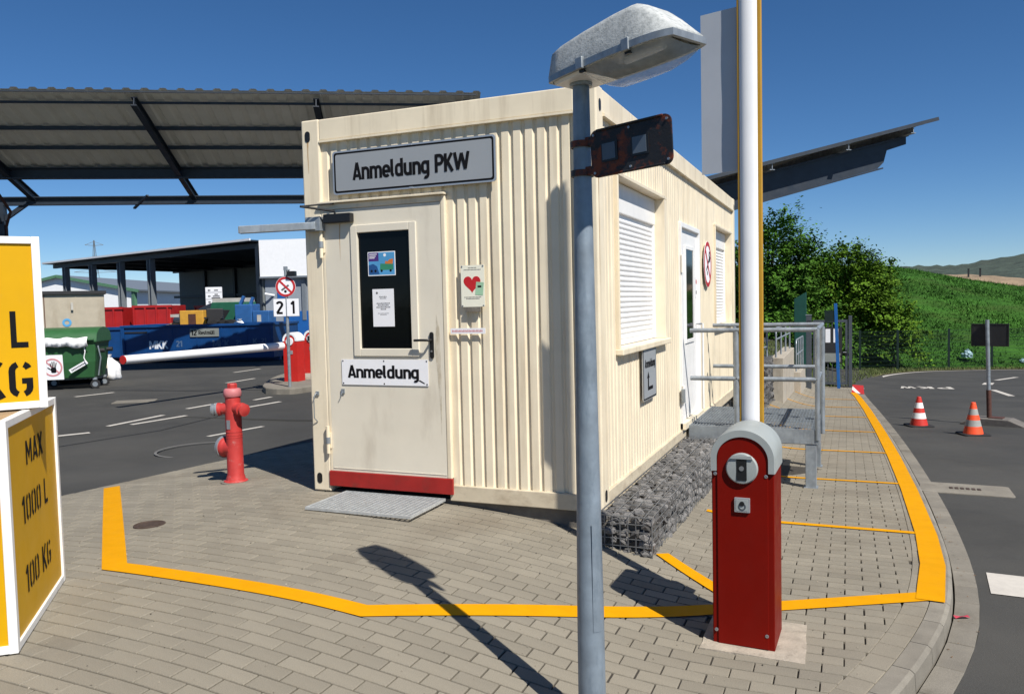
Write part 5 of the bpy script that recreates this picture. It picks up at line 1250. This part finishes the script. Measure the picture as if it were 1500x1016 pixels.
MB().box(1.62,1.67,-.06,-.002,1.8,1.98).build('lock_box', M_wlite, bc)

# ------------------------------------------------------------ green bin
bn = thing('waste_bin', 'green wheeled waste container with domed lid and white cloth hanging out', 'bin', (-12.08,8.22,-.24), rad(34))
# local: x along the bin front (to the right end), y back
def loft(b, rects):
    rows = []
    for (x0,x1,y0,y1,z) in rects: rows.append([(x0,y0,z),(x1,y0,z),(x1,y1,z),(x0,y1,z),(x0,y0,z)])
    b.strip(rows); return b
b = loft(MB(), [(-1.18,.0,-.42,.42,.24),(-1.26,.06,-.50,.50,.62),(-1.32,.09,-.54,.54,1.02),(-1.34,.11,-.56,.56,1.06)]); b.f.append((0,3,2,1)); b.build('tub', M_bin, bn, bevel=.03)
MB().box(-1.36,.13,-.58,.58,1.06,1.11).build('tub_rim', M_bin, bn, bevel=.012)
rows = []
for i in range(9):
    a = pi*i/8; rows.append([(x, -.58*cos(a), 1.10+.30*(sin(a)**.8)) for x in (-1.36, -1.33, .09, .13)])
b = MB().strip(rows); b.f += [tuple(i*4 for i in range(9)), tuple(i*4+3 for i in range(9))[::-1]]; b.build('domed_lid', M_bin, bn, smooth=50)
MB().tube([(-1.3,-.6,1.12),(.08,-.6,1.12)], .02, 8).build('lid_handle', M_bin, bn)
for x in (-1.1, .0):
    for y in (-.36, .36):
        wl_ = thing('castor', None, None); wl_.parent = bn
        MB(frame((x,y,.10),(1,0,0),(0,0,1),(0,-1,0))).ring(0,0,.06,.10,-.025,.025,20).build('tyre', M_rubber, wl_); MB(frame((x,y,.10),(1,0,0),(0,0,1),(0,-1,0))).prism(circ(.06,16),-.018,.018).build('rim', M_galv, wl_)
        MB().box(x-.04,x+.04,y-.035,y+.035,.20,.25).build('fork', M_galv, wl_)
for y in (-.3, .3): MB().cyl((.10,y,.86), (.22,y,.86), .05, n=12).build('trunnion', M_wdark, bn)
MB().tube([(.12,-.46,.98),(.17,-.46,.7),(.10,-.44,.3)], .015, 6).build('side_bar', M_galv, bn)
text('GREEZ', M_orange_tx, bn, frame((-.62,-.549,.86),(1,0,0),(0,.1,1),None), .14, .85, .002, .02) if False else None
hs = MB(frame((-.86,-.53,.52),(1,0,0),(0,-.08,1),None)).prism(rrect(.52,.56,.01), .0, .006).build('hand_notice', M_paper, bn)
HF = frame((-.82,-.537,.52),(1,0,0),(0,-.08,1),None)
MB(HF).ring(0,0,.17,.205,0,.003,32).build('pale_red_ring', M_pink, hs); MB(HF @ Matrix.Rotation(rad(45),4,'Z')).box(-.015,.015,-.17,.17,0,.003).build('pale_red_bar', M_pink, hs)
b = MB(HF @ Matrix.Translation((.02,-.02,0)))
b.prism(rrect(.11,.12,.03, cy=-.04), .003, .005)
for i, (x, l_, r_) in enumerate(((-.045,.10,12),(-.017,.13,3),(.012,.135,-3),(.04,.11,-12))): b.M = HF @ Matrix.Translation((.02+x,-.0,0)) @ Matrix.Rotation(rad(r_),4,'Z'); b.prism(rrect(.02,l_,.009, cy=l_/2), .003, .005)
b.M = HF @ Matrix.Translation((-.02,-.06,0)) @ Matrix.Rotation(rad(55),4,'Z'); b.prism(rrect(.022,.11,.01, cy=.05), .003, .005)
b.build('hand_mark', M_letter, hs)
tl = MB(frame((-.28,-.545,.52),(.87,0,.5),(-.5,-.08,.87),None)).prism(rrect(.42,.09,.005), .005, .01).build('hanging_tag', M_paper, bn)
b = MB(frame((-.28,-.545,.52),(.87,0,.5),(-.5,-.08,.87),None))
for i in range(10): b.prism([(-.17+i*.034,-.02),(-.145+i*.034,-.02),(-.145+i*.034,.02),(-.17+i*.034,.015)], .01, .012)
b.build('print_line', M_ink, tl)
MB().tube([(-.14,-.57,1.0),(-.12,-.58,.85),(-.15,-.575,.72),(-.11,-.58,.6)], .012, 6).build('cloth_strip', M_cloth, bn)
random.seed(9)
rows = []
for j in range(9):
    v = j/8; rows.append([])
    for i in range(41):
        u = i/40; x = -1.36+1.32*u; bulge = .05*sin(pi*v)+.018*sin(u*37+v*5)+.012*sin(u*83)
        rows[-1].append((x, -.60-bulge-.02, 1.17-(.20+.02*sin(u*9))*v+.015*sin(u*21)))
b = MB().strip(rows); o = b.build('white_cloth', M_cloth, bn, smooth=70); mm = o.modifiers.new('s', 'SOLIDIFY'); mm.thickness = .01

# ------------------------------------------------------------ far barriers, sign 21, island
isl = MB()
ip = [(-6.9,7.75),(-6.5,7.72),(-6.2,8.0),(-6.3,9.5),(-7.0,11.6),(-8.6,12.2),(-9.1,11.9),(-8.6,10.2),(-7.5,8.4)]
pl = [tuple(p) for p in smooth_path([(*p,) for p in ip]+[ip[0]], 4)][:-1]
MB().prism(pl, -.3, -.12).build('traffic_island', M_gutter, bevel=.02)['kind'] = 'structure'
def far_barrier(label, loc, rz, boomv):
    t = thing('parking_barrier', label, 'barrier', loc, rz, 'red barriers on the island')
    hw, hh, R = .165, .90, .165
    ar = [(hw,0),(hw,hh)]+[(R*cos(rad(a)), hh+R*sin(rad(a))) for a in range(12,169,12)]+[(-hw,hh),(-hw,0)]
    MB(frame((0,0,0),(1,0,0),(0,0,1),(0,-1,0))).prism(ar,-.16,.16).build('cabinet', M_redl, t, smooth=30)
    a0 = [((R+.008)*cos(rad(a)), hh+(R+.008)*sin(rad(a))) for a in range(-6,187,8)]; a1 = [((R-.04)*cos(rad(a)), hh+(R-.04)*sin(rad(a))) for a in range(-6,187,8)]
    b = MB(frame((0,0,0),(1,0,0),(0,0,1),(0,-1,0))); b.strip([[(*p,-.17) for p in a0],[(*p,.17) for p in a0],[(*p,.17) for p in a1]]); b.build('hood', M_hall, t, smooth=40)
    MB(frame((0,-.161,hh-.02),(1,0,0),(0,0,1),(0,-1,0))).prism(circ(.085,24),0,.02).build('hub_disc', M_hall, t)
    MB(frame((-.02,-.181,hh-.02),(1,0,0),(0,0,1),(0,-1,0))).prism(rrect(.08,.12,.01),0,.006).build('hub_slot', M_black, t)
    MB(frame((.02,-.161,hh-.26),(1,0,0),(0,0,1),(0,-1,0))).prism(rrect(.09,.08,.005),0,.01).build('key_switch', M_alu, t)
    if boomv:
        v = Vector(boomv); b = thing('boom', None, None); b.parent = t
        d = v.normalized(); MB().tube([d*.1+Vector((0,-.05,hh-.02)), d*(v.length*.985)+Vector((0,-.05,hh-.02+v.z))], [.075,.065], 14).build('boom_tube', M_booms, b, smooth=50)
        e = d*(v.length*.985)+Vector((0,-.05,hh-.02+v.z)); MB().tube([e, e+d*.06], .066, 14).build('red_tip', M_redl, b)
    return t
RB = rad(0)
far_barrier('nearer red barrier with its long white boom lowered across the yard entrance', (-7.25,9.15,-.12), rad(8), None)
t_ = [o for o in bpy.data.objects if o.name.startswith('parking_barrier')][-1]
bt = thing('boom', None, None); bt.parent = t_
ivm = (Matrix.Translation((-7.25,9.15,-.12)) @ Matrix.Rotation(rad(8),4,'Z')).inverted()
MB(ivm).tube([(-7.42,9.2,.66),(-7.62,4.95,.655)], [.085,.075], 16).build('boom_tube', M_booms, bt, smooth=50)
MB(ivm).tube([(-7.62,4.95,.655),(-7.621,4.93,.655)], .076, 16).build('red_tip', M_redl, bt)
far_barrier('farther red barrier next to the container corner', (-7.75,10.55,-.12), rad(8), None)
s21 = thing('number_sign', 'post with no smoking disc above white number plates 2 and 1', 'sign', M=frame((-6.5,8.0,-.13), (.93,.36,0), (0,0,1), None))
MB().cyl((0,0,-.03),(0,2.42,-.03),.032,n=14).build('pole', M_galv, s21, smooth=50)
for x, ch in ((-.135,'2'),(.135,'1')):
    pz = MB().prism(rrect(.262,.37,.01, cx=x, cy=1.63), 0, .012).build('number_plate', M_alu, s21); MB().prism(rrect(.245,.35,.008, cx=x, cy=1.63), .012, .014).build('plate_face', M_paper, pz)
    text(ch, M_letter, s21, Matrix.Translation((x,1.63,.014)), .26, .15 if ch == '2' else .09, .001, .02)
dsc = thing('no_smoking_disc', None, None); dsc.parent = s21; dsc.matrix_local = Matrix.Translation((0,2.05,.0)); 
no_smoking(dsc, .19) if False else None
MB(Matrix.Translation((0,2.05,0))).prism(circ(.205,36),0,.01).build('white_disc', M_paper, s21); MB(Matrix.Translation((0,2.05,0))).ring(0,0,.155,.20,.008,.013).build('red_ring', M_sred, s21)
MB(Matrix.Translation((0,2.05,0)) @ Matrix.Rotation(rad(45),4,'Z')).box(-.02,.02,-.16,.16,.010,.0136).build('red_bar', M_sred, s21)
MB(Matrix.Translation((-.01,2.03,0)) @ Matrix.Rotation(rad(35),4,'Z')).box(-.09,.09,-.018,.018,.010,.0125).build('cigarette_mark', M_ink, s21); MB(Matrix.Translation((0,2.05,0))).prism(circ(.028,12,-.005,-.095),.010,.0125).build('match_mark', M_letter, s21)
bpy.data.objects.remove(dsc)
cmr = thing('security_camera', 'small dark camera on top of the number sign post', 'camera', M=frame((-6.5,8.0,-.13), (.93,.36,0), (0,0,1), None))
MB().box(.05,.22,2.26,2.36,-.06,.08).build('camera_body', M_black, cmr, bevel=.01); MB().tube([(0,2.4,-.03),(.08,2.38,-.02)], .02, 8).build('mount', M_galv, cmr); MB().box(-.035,.035,2.38,2.46,-.06,0).build('post_cap', M_galv, cmr)
MB(frame((-7.45,10.0,-.118),(1,0,0),(0,1,0))).prism(circ(.55,14), 0, .05).build('gravel_patch', M_pad)['kind'] = 'structure'

# ------------------------------------------------------------ gate, post panel, fence
gt = thing('garden_gate', 'anthracite bar gate with notices closing the end of the paved path', 'gate', (3.65, 21.4, gz(3.65,21.4)), rad(3))
for x in (-.72, .45): MB().box(x-.05,x+.05,-.05,.05,0,2.2).build('gate_post', M_gate, gt, bevel=.006); 
for (x0,x1,z0,z1) in ((-.62,-.55,.08,2.08),(.31,.385,.08,2.08),(-.55,.31,.08,.15),(-.55,.31,2.0,2.08)): MB().box(x0,x1,-.025,.025,z0,z1).build('gate_frame', M_gate, gt)
for i in range(6): MB().box(-.45+i*.125,-.425+i*.125,-.012,.012,.15,2.0).build('gate_bar', M_gate, gt)
MB().box(.30,.36,-.06,-.025,.98,1.15).build('lock_case', M_black, gt); MB().tube([(.33,-.06,1.08),(.33,-.1,1.08),(.24,-.1,1.08)], .012, 8).build('handle', M_alu, gt)
nb = MB().box(-.36,.22,-.035,-.013,.75,1.85).build('notice_board', M_wdark, gt)
for x in (-.26,-.03): MB().box(x,x+.14,-.04,-.0352,1.38,1.80).build('notice_sheet', M_paper, nb)
MB().box(-.28,.17,-.04,-.0352,.78,1.05).build('faded_sheet', M_plateo, nb)
bp_ = thing('blue_post', 'slim blue post standing right in front of the gate', 'post', (3.78,20.6,gz(3.78,20.6)), rad(0)); MB(Matrix.Rotation(rad(-2),4,'Y')).box(-.045,.045,-.03,.03,0,2.55).build('post_body', M_bluep, bp_, bevel=.006); MB(Matrix.Rotation(rad(-2),4,'Y')).box(-.32,-.05,-.015,.015,2.0,2.35).build('side_plate', M_fence, bp_)
for z in (.6,1.4): MB(Matrix.Rotation(rad(-2),4,'Y')).box(-.05,.05,-.034,.034,z,z+.05).build('clamp_band', M_bluep, bp_)
gp_ = thing('green_column', 'tall dark green panel column left of the gate', 'column', (2.72,20.2,gz(2.72,20.2))); MB(frame((0,0,0),(1,0,0),(0,0,1),(0,-1,0))).prism([(-.17,0),(.17,0),(.17,2.62),(-.17,2.42)],-.1,.1).build('column_body', M_teal, gp_, bevel=.01); MB().box(-.2,.2,-.13,.13,-.02,.12).build('column_foot', M_conc, gp_)
MB().box(-.15,.15,-.106,-.1,.3,1.5).build('front_panel', M_teal, gp_)
lp_ = thing('lock_post', 'grey square steel post with a lock box at the end of the ramp wall', 'post', (3.02,18.62,gz(3.02,18.62))); MB().box(-.07,.07,-.07,.07,0,2.05).build('post_body', M_gate, lp_, bevel=.006); MB().box(-.04,.1,-.11,-.07,1.72,1.9).build('lock_box', M_black, lp_, bevel=.006); MB().box(-.08,.08,-.08,.08,2.05,2.07).build('post_cap', M_galv, lp_)
wb_ = thing('warning_board', 'red and white striped warning board leaning at the end of the yellow line', 'board', M=frame((4.26,18.65,gz(4.2,18.6)-.02), (.98,-.12,-.15), (.06,.35,.93), None) @ Matrix.Scale(.72, 4))
MB().prism([(-.19,0),(.26,0),(.19,.34),(-.19,.32)], 0, .03).build('board_plate', M_sred, wb_)
MB().prism([(-.185,.26),(-.185,.12),(.0,.005),(.13,.005)], .03, .033).build('white_stripe', M_paper, wb_)
FP = [(-3.4,30.0),(-1.4,31.0),(.6,32.0),(2.6,33.2),(4.55,34.6),(6.2,36.4),(8.6,39.1),(10.75,41.35),(13.0,42.7),(15.3,43.6),(17.7,44.2),(20.1,44.7),(22.6,45.1)]
fe = thing('mesh_fence', 'dark green wire mesh fence along the far side of the road', 'fence', (4.55,34.6,-2.1)); FO = Matrix.Translation(-fe.location)
for i, p in enumerate(FP):
    z = hill_z(*p)-.05 if p[0] > 4 else -2.0; MB(FO).box(p[0]-.05,p[0]+.05,p[1]-.05,p[1]+.05,z-.2,z+2.08).build('fence_post', M_fence, fe)
    if i+1 < len(FP):
        q = FP[i+1]; z2 = hill_z(*q)-.05 if q[0] > 4 else -2.0; a = Vector((*p,z)); c = Vector((*q,z2)); wm = MB(FO); n = 44
        for k in range(n+1): s_ = a+(c-a)*k/n; wm.add([s_+Vector((-.003,0,.04)), s_+Vector((.003,0,.04)), s_+Vector((.003,0,2.02)), s_+Vector((-.003,0,2.02))], [(0,1,2,3)])
        for k in range(11): h_ = .05+k*.195; wm.add([a+Vector((0,0,h_-.006)), c+Vector((0,0,h_-.006)), c+Vector((0,0,h_+.006)), a+Vector((0,0,h_+.006))], [(0,1,2,3)])
        tag(wm.build('mesh_panel', M_fence, fe), kind='stuff')
# bags caught in the grass and posts on the mound
def plastic_bag(t, s_):
    import bmesh
    bm = bmesh.new(); bmesh.ops.create_icosphere(bm, subdivisions=3, radius=s_)
    for v in bm.verts:
        v.co.z *= 1.0-.5*(v.co.z > 0)*abs(v.co.x)/s_; v.co *= 1+.12*sin(v.co.x*30/s_*.4)+.1*sin(v.co.z*25/s_*.4)
        if v.co.z < -.5*s_: v.co.z = -.5*s_
    me = bpy.data.meshes.new('bag'); bm.to_mesh(me); bm.free(); me.materials.append(mat('pale_blue_plastic', (.45,.66,.72), .4)); part('bag_body', me, t)
    MB().lathe([(s_*.2,s_*.5),(s_*.1,s_*.7),(s_*.25,s_*1.1)], 10).build('knot', mat('pale_blue_plastic', (.45,.66,.72), .4), t)
t = thing('plastic_bag', 'pale blue plastic bag lying in the grass behind the fence', 'bag', (9.7,41.6,hill_z(9.7,41.6)+.35)); plastic_bag(t, .27)
t = thing('plastic_bag', 'small white plastic bag in the grass near the right edge', 'bag', (12.35,42.9,hill_z(12.35,42.9)+.12)); plastic_bag(t, .13)
for x, y, lab in ((15.9,92.5,'left dark post standing on the bare soil of the mound'), (17.05,93,'right dark post standing on the bare soil of the mound')):
    t = thing('marker_post', lab, 'post', (x,y,3.15), group='posts on the mound'); MB().box(-.08,.08,-.08,.08,-.3,.75).build('post_shaft', M_wdark, t); MB().box(-.1,.1,-.1,.1,.75,.8).build('post_cap', M_wdark, t)

# ------------------------------------------------------------ cones, board on the road
def cone(label, x, y, h, mb, mw, base=.2):
    z = gz(x,y)-roff(y); t = thing('traffic_cone', label, 'traffic cone', (x,y,z), .3, 'traffic cones on the road')
    MB().prism(rrect(base*2,base*2,.05),0,.03).build('base_plate', M_rubber, t, bevel=.006)
    rr = lambda z_: .145-(.145-.035)*(z_-.03)/(h-.03)
    zs = [.03,.155,.26,.345,.445,h]; k = (h/.54)
    for i, (a, c) in enumerate(zip(zs, zs[1:])): a *= k if i else 1; c = c*k if i < 4 else h; MB().lathe([(rr(a),a),(rr(c),c)], 28).build('cone_band', mw if i % 2 else mb, t, smooth=60)
    MB().lathe([(.035,h),(.030,h+.012),(.022,h+.012),(.001,h+.01)], 20).build('cone_tip', mb, t)
cone('red and white traffic cone standing nearer the pavement', 5.17, 10.25, .51, M_cone_r, M_cone_w)
cone('orange traffic cone with dull grey bands before the board', 5.86, 9.15, .51, M_cone_o, M_cone_g)
sb = thing('road_board', 'dark board on a leaning pole set in a ballast block on the road', 'sign', M=frame((6.34,10.95,gz(6.34,10.95)-roff(11)), (.93,-.36,0), (0,0,1), None))
MB(Matrix.Rotation(rad(1.5),4,'Z')).cyl((0,.05,0),(0,.62,0),.04,n=14).build('post_socket', M_brown, sb, smooth=50)
MB(Matrix.Rotation(rad(1.5),4,'Z')).cyl((0,.62,0),(0,1.86,0),.033,n=14).build('pole', M_galv, sb, smooth=50)
MB(Matrix.Translation((.0,0,.0))).box(-.30,.27,1.40,1.78,-.06,-.036).build('board', M_wdark, sb); 
for (x0,x1,y0,y1) in ((-.31,.28,1.39,1.405),(-.31,.28,1.775,1.79),(-.31,-.295,1.405,1.775),(.265,.28,1.405,1.775)): MB().box(x0,x1,y0,y1,-.062,-.03).build('board_edge', M_black, sb)
MB().prism([(-.42,0),(.58,0),(.58,.03),(.33,.13),(-.2,.13),(-.42,.03)], -.2, .2).build('ballast_block', M_ballast, sb, bevel=.012)
MB().box(.0,.22,.131,.145,-.1,.1).build('lifting_bar', M_brown, sb)
lt = thing('litter_scrap', 'crumpled red wrapper lying in the gutter by the kerb', 'litter', (4.62,-.22,gz(4.62,-.2)-.088)); MB(Matrix.Rotation(.4,4,'Z')).add([(-.04,-.01,.0),(.0,-.015,.012),(.045,-.008,.002),(.04,.012,.01),(.0,.016,.002),(-.045,.01,.012)], [(0,1,4,5),(1,2,3,4)]).build('wrapper', M_litter, lt)
random.seed(31)
b = MB()
for _ in range(260):
    s_ = random.uniform(6, 16); p = kpt(s_, random.gauss(.05, .03) if random.random() < .7 else random.uniform(.02, .2))
    if random.random() < .6 and not (9.3 < s_ < 10.2 or 11.2 < s_ < 12): continue
    z = gz(p.x,p.y)-roff(p.y)+.009; a = random.uniform(0,6.28); r_ = random.uniform(.004,.013)
    b.add([(p.x+r_*cos(a),p.y+r_*sin(a),z),(p.x+r_*.6*cos(a+2),p.y+r_*.6*sin(a+2),z+.004),(p.x+r_*cos(a+3.6),p.y+r_*cos(a+3.6)*.8,z+.002)], [(0,1,2)])
tag(b.build('dry_leaves', mat('dry_leaf', (.22,.12,.05), .8, island=.4)), 'brown leaf crumbs lying along the kerb', 'leaves', kind='stuff')
b = MB()
for _ in range(420):
    x = random.uniform(-1.5,4.2); y = random.uniform(-3.4,.0); 
    if kerb_side(x,y)[0] > -.1: continue
    z = gz(x,y)+.002; r_ = random.uniform(.002,.007); a = random.uniform(0,6.28)
    b.add([(x+r_*cos(a),y+r_*sin(a),z),(x+r_*cos(a+2.1),y+r_*sin(a+2.1),z+r_*.3),(x+r_*cos(a+4.2),y+r_*sin(a+4.2),z),(x,y,z+r_)], [(0,1,3),(1,2,3),(2,0,3)])
tag(b.build('grit', mat('grit_mix', (.30,.26,.2), .9, island=.8)), 'loose grit scattered over the pavers', 'grit', kind='stuff')

# ------------------------------------------------------------ trees
def tree(name, label, base, h, blobs, nleaf, leafm, size, seed, group='trees beyond the gate'):
    r_ = random.Random(seed); t = thing(name, label, 'tree', base, group=group)
    b = MB(); top = Vector((r_.uniform(-.2,.2), 0, h*.8)); b.tube([(0,0,-.3),(.05,0,h*.2),(-.04,.05,h*.45),top], [h*.028,h*.022,h*.014,h*.005], 10)
    for (cx,cy,cz,rx,rz_) in blobs:
        st = Vector((0,0,max(.2,min(h*.55,cz*.55)))); en = Vector((cx,cy,cz)); md = (st+en)/2+Vector((0,0,.15)); b.tube([st,md,en], [h*.012,h*.008,h*.002], 6)
    b.build('trunk', M_bark, t, smooth=60)
    v = []; f = []; cum = [bb[3]**2*bb[4] for bb in blobs]; tot = sum(cum)
    for bb, wgt in zip(blobs, cum):
        cx,cy,cz,rx,rz_ = bb; ncl = max(6, int(nleaf*wgt/tot/44))
        for _ in range(ncl):
            while True:
                d = Vector((r_.gauss(0,1), r_.gauss(0,1), r_.gauss(0,1)))
                if d.length > .1: break
            d.normalize(); k = r_.uniform(.35, 1.02)**.6*(1+.12*r_.gauss(0,1)); c = Vector((cx+d.x*rx*k, cy+d.y*rx*k, cz+d.z*rz_*k))
            sp_ = (d+Vector((r_.gauss(0,.3), r_.gauss(0,.3), r_.gauss(.15,.3)))).normalized(); sl_ = r_.uniform(.18,.42); up_ = (Vector((0,0,1))-sp_*sp_.z*.8+Vector((r_.gauss(0,.25), r_.gauss(0,.25), 0))).normalized(); sd2 = sp_.cross(up_).normalized()
            for _ in range(44):
                a_ = r_.gauss(0,.5); p = c+sp_*sl_*a_*1.6+sd2*r_.gauss(0,sl_*.55)+up_*r_.gauss(0,sl_*.28); n_ = (up_+Vector((r_.gauss(0,.42), r_.gauss(0,.42), r_.gauss(.1,.42)))+d*.35).normalized()
                u = n_.orthogonal().normalized(); a = r_.uniform(0,6.28); w_ = n_.cross(u); u, w_ = u*cos(a)+w_*sin(a), w_*cos(a)-u*sin(a)
                l = size*r_.uniform(.6,1.3); q = l*.55; i0 = len(v)
                v += [tuple(p-u*l), tuple(p+w_*q+n_*.15*l), tuple(p+u*l), tuple(p-w_*q+n_*.15*l)]; f += [(i0,i0+1,i0+2,i0+3)]
    me = bpy.data.meshes.new('crown'); me.from_pydata(v, [], f); me.materials.append(leafm); part('crown', me, t); return t
tree('broadleaf_tree', 'taller dark leafy tree behind the railings, left of the other tree', (.6,35.0,-2.0), 8.2,
     [(0,0,5.2,2.0,2.2),(1.3,.2,4.2,1.5,1.6),(-1.2,.3,4.5,1.6,1.9),(1.2,0,6.3,1.1,1.2),(.3,.2,7.1,.8,.8),(1.6,-.2,2.4,1.5,1.5),(-.6,0,2.4,2.0,1.7),(2.0,0,5.4,.6,.6),(-2.6,.5,3.0,1.8,2.2)], 36000, M_leafA, .085, 4)
tree('broadleaf_tree', 'lighter green spreading tree behind the fence, right of the taller tree', (4.0,38.9,-2.2), 6.6,
     [(0,0,4.7,1.5,1.3),(-1.2,0,4.2,1.3,1.4),(1.2,0,4.3,1.2,1.1),(.1,.1,5.8,.8,.7),(.9,-.2,3.2,1.6,1.0),(-.5,0,2.6,1.6,1.3),(1.9,-.4,2.5,1.2,.8),(1.5,0,5.3,.6,.5),(-1.3,.2,5.4,.6,.6)], 31000, M_leafB, .082, 8)
tree('leafy_shrub', 'low light green shrub at the right foot of the spreading tree', (6.1,38.5,-2.25), 2.9,
     [(0,0,1.9,1.1,.75),(-.9,0,1.2,1.0,.8),(.7,0,1.2,.7,.7),(-.3,0,2.5,.7,.4)], 5000, M_leafB, .095, 12)
tree('leafy_shrub', 'dark shrub filling the gap behind the ramp railings', (1.5,32.5,-2.0), 3.0, [(0,0,1.4,1.8,1.3),(1.5,.3,1.2,1.3,1.1),(-1.4,0,1.5,1.4,1.4)], 7000, M_leafA, .10, 15)
tree('leafy_shrub', 'dark low shrub behind the notice gate', (3.4,36.0,-2.1), 2.4, [(0,0,1.1,1.3,1.1),(-.9,0,.9,1.0,.9)], 4000, M_leafA, .10, 19)
